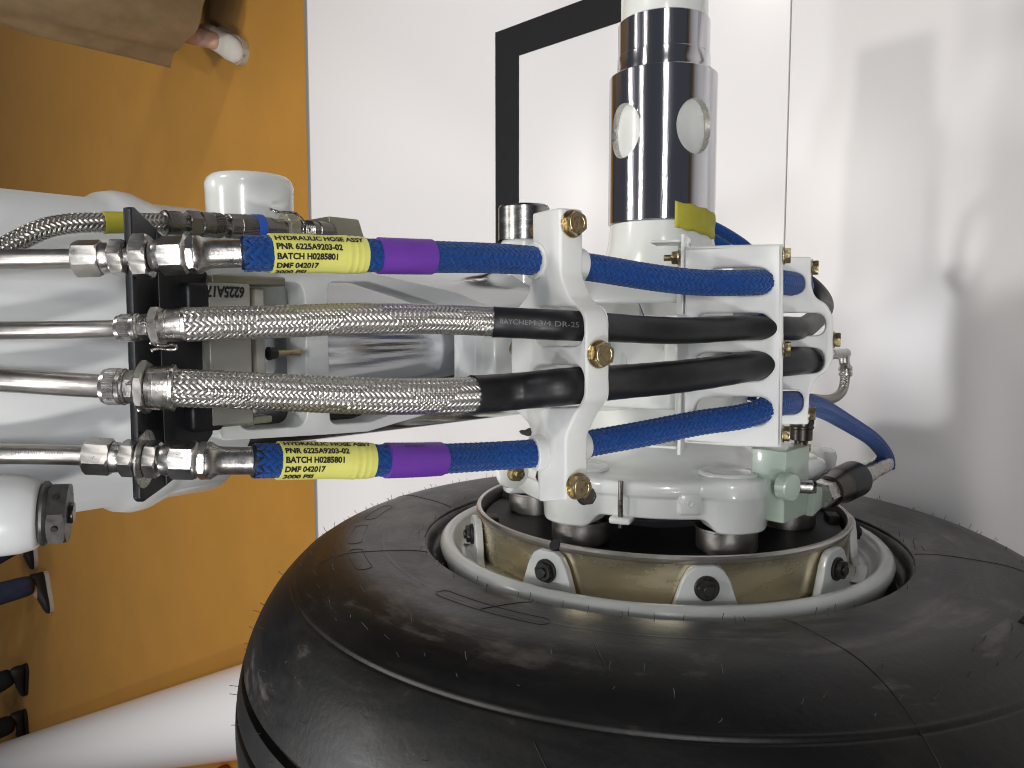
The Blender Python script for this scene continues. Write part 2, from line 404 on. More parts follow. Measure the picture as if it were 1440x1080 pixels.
def braid(name, material, parent, path, t0, t1, r0, r1, N=16, pitch=3.4, amp=.06, steps=3, flat=.35, wid=.92):
    """over-two-under-two braided sheath of real strands; pitch in radii*2*pi"""
    s0, s1 = path.sof(t0), path.sof(t1); L = s1 - s0; r = (r0 + r1) / 2
    Pt = 2 * math.pi * r * pitch / 3.4; om = 2 * math.pi / Pt
    nm = L * N * om / math.pi; n = int(nm * steps) + 2
    s = np.linspace(0, L, n); t = path.tof(s0 + s); P, U, V, _ = path.fr(t)
    rad = np.linspace(r0, r1, n); m_ = s * N * om / math.pi
    W = np.array([-1, -.55, .55, 1]); drop = np.array([flat, 0, 0, flat]) * amp * 1.6
    ang = math.atan(om * r)
    hw = math.pi / N * wid * math.cos(ang) * 1.0
    verts = []; faces = []; uvs = []
    for dr in (1, -1):
        for k in range(N):
            off = amp * np.cos(math.pi / 2 * ((m_ + 2 * k if dr == 1 else 2 * k - m_) - .5)) * dr
            ph = 2 * math.pi * k / N + dr * om * s
            base = len(verts) * 0 + sum(len(v) for v in verts)
            # width is laid across the strand: shift along s and phi
            blk = np.empty((n, 4, 3))
            for j in range(4):
                dphi = W[j] * hw * math.cos(ang) ; ds = -dr * W[j] * hw * r * math.sin(ang)
                ss = np.clip(s + ds, 0, L); tt = path.tof(s0 + ss); Pj, Uj, Vj, _ = path.fr(tt)
                f = ph + dphi
                rr = rad * (1 + off - drop[j])
                blk[:, j] = Pj + (Uj * np.cos(f)[:, None] + Vj * np.sin(f)[:, None]) * rr[:, None]
            verts.append(blk.reshape(-1, 3))
            i = np.arange(n - 1)[:, None] * 4 + np.arange(3)[None, :] + base
            q = np.stack([i, i + 1, i + 5, i + 4] if dr == 1 else [i, i + 1, i + 5, i + 4], -1).reshape(-1, 4); faces.append(q)
            uu = np.broadcast_to(np.array([[0, 1, 1, 0], [1, 2, 2, 1], [2, 3, 3, 2]]) / 3., (n - 1, 3, 4)).reshape(-1)
            uvs.append(np.stack([uu, np.zeros_like(uu)], -1))
    V_ = np.concatenate(verts); F_ = np.concatenate(faces)
    me = bpy.data.meshes.new(name); me.from_pydata(V_.tolist(), [], F_.tolist())
    uvl = me.uv_layers.new(name='UVMap'); uvl.data.foreach_set('uv', np.concatenate(uvs).ravel())
    me.polygons.foreach_set('use_smooth', [True] * len(me.polygons))
    me.materials.append(M[material])
    o = bpy.data.objects.new(name, me); COL.objects.link(o); o.parent = parent
    o.matrix_parent_inverse = Matrix.Translation(-parent.location); o['kind'] = 'stuff'
    return o

def glyphs(text, size, bold=0.0, slant=0.0):
    cu = bpy.data.curves.new('t', 'FONT'); cu.body = text; cu.size = size * 100; cu.offset = bold * 100; cu.resolution_u = 3; cu.shear = slant
    o = bpy.data.objects.new('t', cu); COL.objects.link(o)
    me = bpy.data.meshes.new_from_object(o.evaluated_get(bpy.context.evaluated_depsgraph_get()))
    bpy.data.objects.remove(o); bpy.data.curves.remove(cu)
    bm = bmesh.new(); bm.from_mesh(me); bmesh.ops.remove_doubles(bm, verts=bm.verts, dist=1e-4)
    bmesh.ops.triangulate(bm, faces=bm.faces)
    bmesh.ops.subdivide_edges(bm, edges=[e for e in bm.edges if e.calc_length() > size * 18], cuts=2)
    bm.to_mesh(me); bm.free()
    co = np.empty(len(me.vertices) * 3); me.vertices.foreach_get('co', co); co = co.reshape(-1, 3)[:, :2] / 100
    return me, co

def text_on_path(name, text, material, parent, path, t0, size, phi, rad, width=None, bold=0.0, upside=1, lift=.0002):
    """lettering wrapped round a hose: reading along the path, line centred at angle phi"""
    me, co = glyphs(text, size, bold); wd = co[:, 0].max() - co[:, 0].min(); k = (width / wd) if width else 1
    s = path.sof(t0) + (co[:, 0] - co[:, 0].min()) * k; t = path.tof(s); P, U, V, _ = path.fr(t)
    f = phi + (co[:, 1] - .36 * size) / rad * upside
    Q = P + (U * np.cos(f)[:, None] + V * np.sin(f)[:, None]) * (rad + lift)
    me.vertices.foreach_set('co', Q.ravel()); me.update()
    return link(name, me, material, parent, flat=True)

def text_flat(name, text, material, parent, O, u, v, size, width=None, bold=0, slant=0):
    me, co = glyphs(text, size, bold, slant); co = co - co.min(0)
    if width: co[:, 0] *= width / co[:, 0].max()
    Q = np.array(O) + np.outer(co[:, 0], u) + np.outer(co[:, 1], v)
    me.vertices.foreach_set('co', Q.ravel()); me.update()
    return link(name, me, material, parent, flat=True)

def phi_of(path, t, ydir):
    """angle round the path whose outward normal points at the camera, turned by ydir (radians, + = up in the picture)"""
    P, U, V, T = (x[0] for x in path.fr(np.array([float(t)])))
    c = CAMP - P; return math.atan2(c @ V, c @ U) + ydir * up_sign(path, t)
def up_sign(path, t):
    P, U, V, T = (x[0] for x in path.fr(np.array([float(t)])))
    c = CAMP - P; a = math.atan2(c @ V, c @ U); q = -U * math.sin(a) + V * math.cos(a)
    return 1 if q[0] > 0 else -1
# ------------------------------------------------------------------ the setting
PZ = -0.10                                                        # carpet level
mb = MB(); mb.add([(-40, -40, PZ), (40, -40, PZ), (40, 40, PZ), (-40, 40, PZ)], [(0, 1, 2, 3)])
tag(mb.build('carpet', 'carpet', flat=True), 'orange carpet of the exhibition hall', kind='structure')
YE = onz(437, 300, 0)[1]; YS = onz(1107, 200, 0)[1]
plat = boxm('display_platform', 'trim', None, (0, (YE - 3) / 2, -.055), (9, YE + 3, .088), bevel=.004)
tag(plat, 'white display platform', kind='structure')
for (y0, y1) in ((YS + .0012, YE - .004), (-3, YS - .0012)):
    boxm('panel', 'platform', plat, (0, (y0 + y1) / 2, -.006), (8.98, y1 - y0, .012), bevel=.0008)
boxm('edge_trim', 'trim', plat, (0, YE + .006, -.006), (9, .02, .010), bevel=.002)
# black rectangle taped on the platform
a = onz(697, 46, 0); b = onz(730, 82, 0); x0, x1, yo, yi = a[0], b[0], a[1], b[1]
bt = yo - yi; mb = MB()
def flatrect(mb, xa, xb, ya, yb, z0, z1):
    v = [(x, y, z) for z in (z0, z1) for x, y in ((xa, ya), (xb, ya), (xb, yb), (xa, yb))]
    mb.add(v, [(3, 2, 1, 0), (4, 5, 6, 7), (0, 1, 5, 4), (1, 2, 6, 5), (2, 3, 7, 6), (3, 0, 4, 7)])
flatrect(mb, onz(713, 470, 0)[0], x0, yi, yo, .0003, .0016)
flatrect(mb, x0 - bt * .92, x0, -.8, yi - .0002, .0003, .0016)
tag(mb.build('border_stripe', 'frame_black', flat=True), 'black rectangular border stripe stuck flat on the white platform behind the wheel axle', 'floor marking')
# white round barrier pipe lying across the carpet
zp = PZ + .10
p1, p2, p3 = onz(335, 935, zp), onz(0, 1045, zp), onz(312, 1073, zp)
d = (p2 - p1) / np.linalg.norm(p2 - p1); nrm = np.array([-d[1], d[0], 0]); wd = (p3 - p1) @ nrm * .93
vr = ray(200, 1010); rr_ = abs(wd) / 2 * abs(vr[2]) / math.hypot(vr @ nrm, vr[2])
c = p1 + nrm * wd / 2; c[2] = PZ + rr_
cyl(mb := MB(), c - d * 1.2, c + d * 7.0, rr_, 64, .004)
tag(mb.build('barrier_pipe', 'platform'), 'thick white round pipe lying diagonally across the orange carpet', 'barrier')
p = onz(330, 1077, PZ)
tag(boxm('red_box', 'red', None, (p[0] - .12, p[1] - .02, PZ + .06), (.2, .2, .12), bevel=.01), 'red box on the carpet just past the white pipe, beside the tyre', 'box')

# ------------------------------------------------------------------ wheel
AX = np.array([0, 0, HAX])
wheel = thing('wheel', 'big black aircraft wheel with bare grey rim lying closest at the bottom of the photo', 'wheel', AX)
hw, xm, Rt, rb = .17, -.158, .488, .22
rc, hr = (Rt + rb) / 2, (Rt - rb) / 2
def sx(r):                                                       # outer sidewall X at radius r
    q = (rc - r) / hr; n = 3.7 if q > 0 else 2.0
    return xm + hw * max(0., 1 - abs(q) ** n) ** (1 / n)
rs = np.r_[np.linspace(.236, .42, 60), rc + hr * np.sin(np.linspace(math.asin((.42 - rc) / hr), math.pi / 2, 70))[1:]]
full = [(sx(r), r) for r in rs]
full = full + [(2 * xm - x, r) for x, r in full[::-1][1:]]
out = full
def dens(pts, n):
    P = np.array(pts); s = np.r_[0, np.cumsum(np.linalg.norm(np.diff(P, axis=0), axis=1))]
    q = np.linspace(0, s[-1], n); return np.c_[np.interp(q, s, P[:, 0]), np.interp(q, s, P[:, 1])]
T = dens(out, 760)
def sm(x): x = np.clip(x, 0, 1); return x * x * (3 - 2 * x)
off = np.zeros(len(T))
side = T[:, 0] > xm
r_ = T[:, 1]
off += np.where(side, .0007 * np.exp(-((r_ - .4262) / .0012) ** 2) - .0013 * np.exp(-((r_ - .4290) / .0009) ** 2), 0)
off += np.where(side, -.0035 * sm((.2800 - r_) / .0015) - .010 * sm((.2790 - r_) / .016), 0)
off += np.where(side, .0002 * np.exp(-((r_ - .330) / .0010) ** 2), 0)
for xg in (-.099, -.133, -.183, -.217):
    off += np.where(r_ > .46, -.010 * sm((.0045 - np.abs(T[:, 0] - xg)) / .0022), 0)
nx = np.gradient(T[:, 1]); ny = -np.gradient(T[:, 0]); ln = np.hypot(nx, ny); 
T2 = np.c_[T[:, 0] - (-nx / ln) * 0 + (np.sign(1) * nx / ln) * off * 0, T[:, 1]]
cx, cy = xm, rc
dx, dy = T[:, 0] - cx, (T[:, 1] - cy) * (hw / hr); dl = np.hypot(dx, dy)
T2 = np.c_[T[:, 0] + dx / dl * off, T[:, 1] + dy / dl * off * .9]
lathe(mb := MB(), [tuple(p) for p in T2], AX, (1, 0, 0), 288, cap=False)
for i, p in enumerate(mb.v):                                     # object space = axle centre
    mb.v[i] = (p[0], p[1], p[2] - HAX)
ty = mb.build('tyre', 'tyre', wheel, angle=60); ty.matrix_parent_inverse = Matrix.Identity(4)
def ontyre(o): o.matrix_parent_inverse = Matrix.Translation(Vector(-AX)); return o
def side_pt(r, ang, lift=0.0):
    e = .0005; tx, tr = sx(r + e) - sx(r - e), 2 * e; l = math.hypot(tx, tr); n = (tr / l, -tx / l)
    x = sx(r) + n[0] * lift; rr = r + n[1] * lift
    return np.array([x, rr * math.cos(ang), HAX + rr * math.sin(ang)])
def wire(mb, pts, r, seg=6):
    pts = [np.array(p, float) for p in pts]; ring = []
    for i, p in enumerate(pts):
        t = pts[min(i + 1, len(pts) - 1)] - pts[max(i - 1, 0)]; a, u, v = basis(t)
        for k in range(seg): ring.append(p + (u * math.cos(k * 2 * math.pi / seg) + v * math.sin(k * 2 * math.pi / seg)) * r)
    fs = [(i * seg + k, i * seg + (k + 1) % seg, (i + 1) * seg + (k + 1) % seg, (i + 1) * seg + k) for i in range(len(pts) - 1) for k in range(seg)]
    fs += [tuple(range(seg))[::-1], tuple((len(pts) - 1) * seg + k for k in range(seg))]
    mb.add(ring, fs)
# rubber vent hairs
mb = MB()
for (rr, n, ln) in ((.2825, 64, .007), (.292, 40, .006), (.385, 58, .007), (.405, 66, .007), (.415, 50, .006), (.455, 60, .007), (.468, 54, .007), (.483, 60, .008)):
    for k in range(n):
        if rng.random() < .22: continue
        a = 2 * math.pi * (k + rng.uniform(-.3, .3)) / n; r1 = min(rr + rng.uniform(-.004, .004), .4875)
        p = side_pt(r1, a); q = side_pt(r1, a, ln * rng.uniform(.6, 1.1)) + rng.normal(0, .0012, 3)
        wire(mb, [p, (p + q) / 2 + rng.normal(0, .0005, 3), q], .00034, 4)
tag(ontyre(mb.build('vent_hair', 'vent', ty)), kind='stuff')
# mould seams and moulded outlines on the sidewall
mb = MB()
def seam(a0, a1, r0, r1, bend, rad=.0005, n=40):
    m_ = MB(); wire(m_, [side_pt(r0 + (r1 - r0) * t, a0 + (a1 - a0) * t + bend * math.sin(t * math.pi), .0001) for t in np.linspace(0, 1, n)], rad); ontyre(m_.build('moulding_line', 'sleeve', ty))
def pxang(px, py, X=.0):
    P = onx(px, py, X); return math.atan2(P[2] - HAX, P[1])
seam(R(146), R(149), .2825, .47, 0); seam(R(205), R(196), .2825, .45, .0); seam(R(62), R(60), .2825, .40, 0); seam(R(101), R(97), .285, .335, 0)
seam(R(250), R(262), .285, .45, 0); seam(R(20), R(12), .285, .45, 0); seam(R(116), R(119), .355, .395, 0); seam(R(113), R(118), .44, .47, 0)
def stadium(r0, r1, a0, a1):
    rm, h = (r0 + r1) / 2, (r1 - r0) / 2; pts = []
    for t in np.linspace(0, 1, 24): pts.append((r1, a0 + (a1 - a0) * t))
    for t in np.linspace(0, math.pi, 10)[1:-1]: pts.append((rm + h * math.cos(t), a1 + h / rm * math.sin(t)))
    for t in np.linspace(0, 1, 24): pts.append((r0, a1 + (a0 - a1) * t))
    for t in np.linspace(0, math.pi, 10)[1:-1]: pts.append((rm - h * math.cos(t), a0 - h / rm * math.sin(t)))
    pts.append(pts[0]); m_ = MB(); wire(m_, [side_pt(r, a, .0001) for r, a in pts], .00042); ontyre(m_.build('moulded_outline', 'sleeve', ty))
stadium(.322, .337, R(88), R(107))
stadium(.352, .368, R(60), R(69)); stadium(.352, .368, R(44), R(54)); stadium(.352, .368, R(28), R(37))
for k in range(2):                                               # hatched raised pads
    for j in range(5):
        pass
mb = MB()
for (a0, rr) in ((R(176.5), .382), (R(174.2), .392)):
    for j in range(6):
        aa = a0 + j * .007
        wire(mb, [side_pt(rr + t * .02, aa, .0006) for t in np.linspace(0, 1, 6)], .0011)
tag(ontyre(mb.build('hatched_mark', 'sleeve', ty)), kind='stuff')
# rim
rim = lathe(MB(), [(-.16, .215), (-.06, .232), (-.045, .248), (-.012, .2575), (-.006, .261), (.000, .2625), (.005, .2612), (.0085, .2580), (.0100, .2535), (.0090, .2490),
       (.0060, .2462), (.001, .2440), (-.006, .2405), (-.010, .237), (-.0115, .232), (-.0118, .218), (-.0118, .190), (-.05, .185)], AX, (1, 0, 0), 256, cap=False).build('rim', 'rimgrey', wheel, angle=50)
# heat shield band with rolled edge
sh = lathe(MB(), [(-.0117, .2155), (.030, .2165), (.036, .2172)], AX, (1, 0, 0), 192, cap=False).build('heat_shield', 'bronze', wheel)
lathe(MB(), [(.0362, .2172), (.0385, .2188), (.0410, .2190), (.0432, .2176), (.0440, .2155), (.0432, .2134), (.040, .2125), (.030, .2122), (-.05, .2110)], AX, (1, 0, 0), 192, cap=False).build('rolled_edge', 'tube', sh)
# ring of drive lugs, each with a dark bolt
prof = []
for (t, r) in ():
    pass
L0, L1, T0, T1 = .0310, .0205, -.0117, .0365
base = [(-L0 - .012, T0), (-L0 - .001, T0 + .006), (-L1 - .002, T1 - .014), (-L1 + .004, T1 - .004), (-L1 + .011, T1), (L1 - .011, T1), (L1 - .004, T1 - .004), (L1 + .002, T1 - .014), (L0 + .001, T0 + .006), (L0 + .012, T0)]
base = fillet(base, [0, .006, .006, .006, .006, .006, .006, .006, .006, 0], 4)
lug0 = None
for k in range(9):
    a = R(55.5 + 40 * k)
    e_r = np.array([0, math.cos(a), math.sin(a)]); e_t = np.array([0, -math.sin(a), math.cos(a)])
    rot = Matrix.Rotation(a, 4, 'X')
    if lug0 is None:
        lug0 = plate('drive_lug', 'rimgrey', None, base, [], (np.array([0, .2255, 0]), np.array([0, 0, 1.]), np.array([1., 0, 0]), np.array([0, 1., 0])), .0085, .0016)
        bl = MB()
        cyl(bl, (.0165, .2250, 0), (.0165, .2285, 0), .0118, 32, .0006)
        hexnut(bl, (.0165, .2283, 0), (0, 1, 0), .0100, .0052, .3)
        cyl(bl, (.0165, .2330, 0), (.0165, .2362, 0), .0052, 24, .0008)
        bolt0 = bl.build('bolt', 'boltdark', None)
        lug, bolt = lug0, bolt0
    else:
        lug = lug0.copy(); bolt = bolt0.copy(); COL.objects.link(lug); COL.objects.link(bolt)
    lug.parent = wheel; bolt.parent = lug
    for o in (lug, bolt): o.matrix_parent_inverse = Matrix.Identity(4)
    lug.rotation_euler = (a, 0, 0)
    # raised pocket on the rim floor between two lugs
pk = MB()
for k in range(9):
    a0 = R(55.5 + 40 * k + 12); a1 = R(55.5 + 40 * k + 28)
    n = 16; vs = []; fs = []
    for (r, x) in ((.2225, -.0117), (.2235, -.0093), (.2345, -.0093), (.2355, -.0113)):
        for t in np.linspace(a0, a1, n): vs.append((x, r * math.cos(t), HAX + r * math.sin(t)))
    for i in range(3):
        for j in range(n - 1): fs.append((i * n + j, i * n + j + 1, (i + 1) * n + j + 1, (i + 1) * n + j))
    MBk = MB().add(vs, fs).build('raised_pad', 'rimgrey', rim)
# dark keys inside the rolled edge, seen at the lower end
for k in range(9):
    a = R(55.5 + 40 * k); q = Matrix.Rotation(a, 3, 'X')
    boxm('drive_key', 'dark', sh, Vector((.012, 0, HAX)) + q @ Vector((0, .2035, 0)), (.05, .014, .024), q, .002)
a = pxang(775, 768, .042); cyl(kb := MB(), (.038, .2135 * math.cos(a), HAX + .2135 * math.sin(a)), (.0425, .2195 * math.cos(a), HAX + .2195 * math.sin(a)), .006, 12)
kb.build('dark_notch', 'dark', sh)

# ------------------------------------------------------------------ brake unit
brake = thing('brake_unit', 'white cast brake housing with round piston lobes set into the wheel', 'brake', AX + np.array([.09, 0, 0]))
lathe(MB(), [(-.06, .2095), (.026, .2095), (.028, .208), (.028, .06)], AX, (1, 0, 0), 128, cap=False).build('carrier_disc', 'dark', brake)
LOBES = (36, 91.5, 152, 207, 262, 317)
def outline_r(t):
    """outer outline of the casting at angle t: round body with six lobes, blended"""
    best = 0.
    for a_ in LOBES:
        dl = (t - R(a_) + math.pi) % (2 * math.pi) - math.pi; s = .150 * math.sin(dl)
        if abs(s) < .0388 and abs(dl) < 1: best = max(best, .150 * math.cos(dl) + math.sqrt(.0388 ** 2 - s * s))
    return best
NT = 720; th = np.arange(NT) / NT * 2 * math.pi
rl = np.array([outline_r(t) for t in th]); base_r = .1700
kk_ = .0035; ro = np.maximum(rl, base_r) + kk_ * np.exp(-np.abs(rl - base_r) / .004) * (rl > .12)   # fillet where lobe meets body
ker = np.array([1, 2, 3, 4, 3, 2, 1.]); ker /= ker.sum()
ro = np.convolve(np.r_[ro[-3:], ro, ro[:3]], ker, 'valid')
lw = np.clip((rl - .1700) / .010, 0, 1); lw = lw * lw * (3 - 2 * lw)
lw = np.convolve(np.r_[lw[-3:], lw, lw[:3]], ker, 'valid')
gap = np.ones(NT)
rows = []
for xb, xl, dr in ((.066, .0535, -.034), (.0655, .0535, -.0030), (.0660, .0540, -.0012), (.0680, .0560, 0), (.0845, .0845, -.0006), (.0868, .0868, .0000), (.0884, .0884, .0018), (.0900, .0900, .0030), (.0985, .0985, .0034), (.1010, .1015, .0026), (.1030, .1045, .0004), (.1043, .1065, -.0040), (.1050, .1080, -.0110), (.1054, .1085, -.0200), (.1056, .1086, -.034)):
    led = dr if dr <= 0 else dr * (1 - .75 * lw)
    rr = ro + led; x = xb + (xl - xb) * lw
    rows.append(np.c_[x, rr * np.cos(th), HAX + rr * np.sin(th)])
rows.append(np.c_[np.full(NT, .1075), .120 * np.cos(th), HAX + .120 * np.sin(th)]); rows.append(np.c_[np.full(NT, .120), .096 * np.cos(th), HAX + .096 * np.sin(th)]); rows.append(np.c_[np.full(NT, .132), .089 * np.cos(th), HAX + .089 * np.sin(th)])
mb = MB(); mb.add(np.concatenate(rows), [(i * NT + k, i * NT + (k + 1) % NT, (i + 1) * NT + (k + 1) % NT, (i + 1) * NT + k) for i in range(len(rows) - 1) for k in range(NT)])
mb.build('casting', 'cast', brake, angle=60)
lathe(MB(), [(.046, .10), (.060, .102), (.0605, .14)], AX, (1, 0, 0), 96, cap=False).build('back_ring', 'dark', brake)
for k, a in enumerate(LOBES):
    a = R(a); rr = .150
    c = AX + np.array([0, rr * math.cos(a), rr * math.sin(a)])
    lb = lathe(MB(), [(.1070, .0300), (.1095, .0298), (.1108, .0280), (.1112, .0255), (.1106, .0245), (.1106, .0190), (.1112, .0180), (.1112, .0)], c, (1, 0, 0), 64, cap=False).build('piston_cap', 'cast', brake, angle=50)
    lathe(MB(), [(.004, .027), (.030, .027), (.031, .0310), (.0505, .0310), (.0512, .0322), (.0534, .0322)], c, (1, 0, 0), 64, cap=False).build('piston_sleeve', 'tube', lb)
def radial_pad(name, material, ang, X, r, size, bevel):
    q = Matrix.Rotation(R(ang), 3, 'X'); c = Vector(AX + np.array([X, 0, 0])) + q @ Vector((0, r, 0))
    return boxm(name, material, brake, c, size, q, bevel), q
pp = ony(993, 696, -.135); angp = math.degrees(math.atan2(pp[2] - HAX, pp[1]))
pad, q = radial_pad('bleed_pad', 'cast', 134.5, .0825, .1695, (.024, .008, .024), .004)
lathe(MB(), [(0, .0036), (.0006, .0030), (.0006, .0022), (-.0005, .0016), (-.003, .0012)], Vector(AX + np.array([.083, 0, 0])) + q @ Vector((0, .1737, 0)), tuple(q @ Vector((0, 1, 0))), 20).build('pad_hole', 'cast', pad)
# vertical pin beside the upper lobe
aq = R(112); pq = lambda r: (r * math.cos(aq), HAX + r * math.sin(aq))
cyl(mb := MB(), (.056, *pq(.1762)), (.104, *pq(.1762)), .0026, 16)
ear = boxm('pin_ear', 'cast', brake, Vector((.0640, *pq(.168))), (.007, .028, .022), Matrix.Rotation(aq, 3, 'X'), .0025)
mb.build('locking_pin', 'gun', ear)
# gold bolts on the far lobe and a dark screw under the clamp
def gold_bolt(name, parent, P, axis, r, h, washer=True, roll=.2, mark=True, material='gold', shank=0):
    a = np.array(axis, float); a /= np.linalg.norm(a); mb = MB()
    if washer: lathe(mb, [(0, r * .5), (0, r * 1.10), (h * .12, r * 1.14), (h * .24, r * 1.10), (h * .24, r * .5)], P, a, 32, cap=False)
    hexnut(mb, np.array(P) + a * h * .22, a, r, h * .8, roll)
    if mark: lathe(mb, [(h * 1.015, r * .80), (h * 1.05, r * .76), (h * 1.05, r * .62), (h * .95, r * .5), (h * .93, 0)], P, a, 32, cap=False)
    if shank: cyl(mb, np.array(P) + a * h, np.array(P) + a * (h + shank), r * .45, 16)
    return mb.build(name, material, parent, angle=25)
for (px, py, Y, rpx) in ((731, 665, .03, 11),):
    P = ony(px, py, Y); 
    lathe(MB(), [(0, .018), (.006, .017), (.008, .012)], P + np.array([0, .012, .0]), (0, -1, .4), 32).build('bolt_boss', 'cast', brake)
    gold_bolt('brake_bolt', brake, P + np.array([0, .006, .002]), (0, -1, .4), rpx * mpp(P), .010, True, .2, False, shank=.004)
P = ony(822, 696, -.09); gold_bolt('housing_screw', brake, P, (0, -1, .3), .008, .008, True, .5, True, 'gun')
# white cover with bosses on the lower far side
for (px, py, Y, r, h) in ((1150, 640, -.10, .022, .03), (1172, 662, -.12, .013, .02)):
    P = ony(px, py, Y); lathe(MB(), [(-.04, r * 1.1), (0, r), (h * .5, r * .98), (h * .75, r * .8), (h * .8, 0)], P - np.array([.012, 0, 0]), (1, -.2, 0), 40).build('cover_boss', 'cast', brake)
boxm('cover', 'cast', brake, ony(1125, 660, -.09), (.06, .06, .07), Matrix.Rotation(.3, 3, 'X'), .014, 5)

# ------------------------------------------------------------------ axle
axle = thing('axle', 'white axle with a bright chrome sleeve and round windows standing upright in the photo', 'axle', AX + np.array([.25, 0, 0]))
def hole_at(px, py, rad=.062):
    # point of the sleeve (radius .062) under the photo position
    r = ray(px, py); A = r[1] ** 2 + r[2] ** 2; o = CAMP - AX; Bq = 2 * (o[1] * r[1] + o[2] * r[2]); Cq = o[1] ** 2 + o[2] ** 2 - rad ** 2
    t = (-Bq - math.sqrt(Bq * Bq - 4 * A * Cq)) / (2 * A); P = o + r * t; return P[0], math.atan2(P[2], P[1])
XA, XB = hole_at(925, 308)[0], hole_at(925, 87)[0]; XC, XD = hole_at(925, 62, .0535)[0], hole_at(925, 12, .0522)[0]
lathe(MB(), [(.10, .088), (.16, .088), (.20, .092), (.270, .090), (.292, .084), (.315, .074), (.335, .0655), (XA - .018, .0612), (XA - .0003, .0598)], AX, (1, 0, 0), 128, cap=False).build('axle_body', 'white', axle, angle=60)
# chrome sleeve with two round windows (cut as real holes)
def sleeve_with_holes(holes):
    nx_, nt_ = 90, 360; xs = np.linspace(XA + .001, XB - .001, nx_); th = np.linspace(0, 2 * math.pi, nt_, endpoint=False)
    r = .0620; vs = []; fs = []
    def inside(x, t):
        for hx, ht, hr_ in holes:
            dt = (t - ht + math.pi) % (2 * math.pi) - math.pi
            d = math.hypot((x - hx) / 1.27, dt * r)
            if d < hr_: return (hx, ht, hr_, d, dt)
        return None
    G = np.empty((nx_, nt_), int); IN = np.zeros((nx_, nt_), bool)
    for i, x in enumerate(xs):
        for j, t in enumerate(th):
            q = inside(x, t); IN[i, j] = q is not None; xx, tt = x, t
            if q is None:                                        # snap the nearest ring of vertices to the rim
                for hx, ht, hr_ in holes:
                    dt = (t - ht + math.pi) % (2 * math.pi) - math.pi; d = math.hypot((x - hx) / 1.27, dt * r)
                    if d < hr_ * 1.09: xx = hx + (x - hx) * hr_ / d; tt = ht + dt * hr_ / d
            G[i, j] = len(vs); vs.append((xx, r * math.cos(tt), HAX + r * math.sin(tt)))
    for i in range(nx_ - 1):
        for j in range(nt_):
            j2 = (j + 1) % nt_
            if not (IN[i, j] or IN[i + 1, j] or IN[i, j2] or IN[i + 1, j2]): fs.append((G[i, j], G[i, j2], G[i + 1, j2], G[i + 1, j]))
    mb = MB(); mb.add(vs, fs)
    lathe(mb, [(XA, .0600), (XA, .0612), (XA + .001, .0620)], AX, (1, 0, 0), 128, cap=False)
    lathe(mb, [(XB - .001, .0620), (XB, .0612), (XB, .0535)], AX, (1, 0, 0), 128, cap=False)
    return mb
h1 = hole_at(876, 184); h2 = hole_at(979, 177)
HR = .0237
slv = sleeve_with_holes([(*h1, HR), (*h2, HR)]).build('chrome_sleeve', 'chrome', axle, angle=40)
for hx, ht in (h1, h2):
    e = np.array([0, math.cos(ht), math.sin(ht)]); c = AX + np.array([hx, 0, 0])
    n = 72; vs = []; fs = []
    for ring in range(3):
        for k in range(n):
            t = 2 * math.pi * k / n; xx = hx + 1.27 * HR * math.cos(t) * (1.0 if ring < 2 else .0); ang = ht + HR * math.sin(t) / .062 * (1 if ring < 2 else 0)
            rr = (.0619, .0545, .0545)[ring]; 
            if ring == 2: xx, ang = hx, ht
            vs.append((xx, rr * math.cos(ang), HAX + rr * math.sin(ang)))
    wl = MB().add(vs[:2 * n], [(k, (k + 1) % n, n + (k + 1) % n, n + k) for k in range(n)]).build('window_wall', 'steel', slv)
lathe(MB(), [(XA + .01, .0545), (XB - .01, .0545)], AX, (1, 0, 0), 128, cap=False).build('inner_tube', 'white', axle)
lathe(MB(), [(XB - .002, .0535), (XB + .008, .0535), (XB + .009, .0530), (XC, .0530), (XC + .001, .0522), (XD, .0522), (XD + .001, .0512), (XD + .001, .045)], AX, (1, 0, 0), 128, cap=False).build('chrome_collar', 'chrome', axle, angle=30)
lathe(MB(), [(XD - .005, .0495), (XD + .06, .0495), (XD + .064, .047), (XD + .064, .0)], AX, (1, 0, 0), 96, cap=False).build('axle_end', 'white', axle)
gold = None
for (px, py, w_, h_) in ((914, 414, 15, 9), (915, 561, 14, 8), (742, 608, 13, 5)):            # grey sealant daubs on the paint
    P = ony(px, py, -.088); k = mpp(P); vs = []; n = 22
    for ring, lift in ((1., -.002), (.8, .0016), (.35, .0026)):
        for q_ in range(n):
            x = 2 * math.pi * q_ / n; f = ring * (1 + .22 * math.sin(3 * x + px) + .12 * math.sin(5 * x + py))
            vs.append(P + np.array([h_ * k * f * math.sin(x), 0, w_ * k * f * math.cos(x)]) + np.array([0, -lift, lift * .4]))
    MB().add(vs, [(i * n + q_, i * n + (q_ + 1) % n, (i + 1) * n + (q_ + 1) % n, (i + 1) * n + q_) for i in range(2) for q_ in range(n)] + [tuple(2 * n + q_ for q_ in range(n))]).build('sealant_daub', 'sealant', axle)
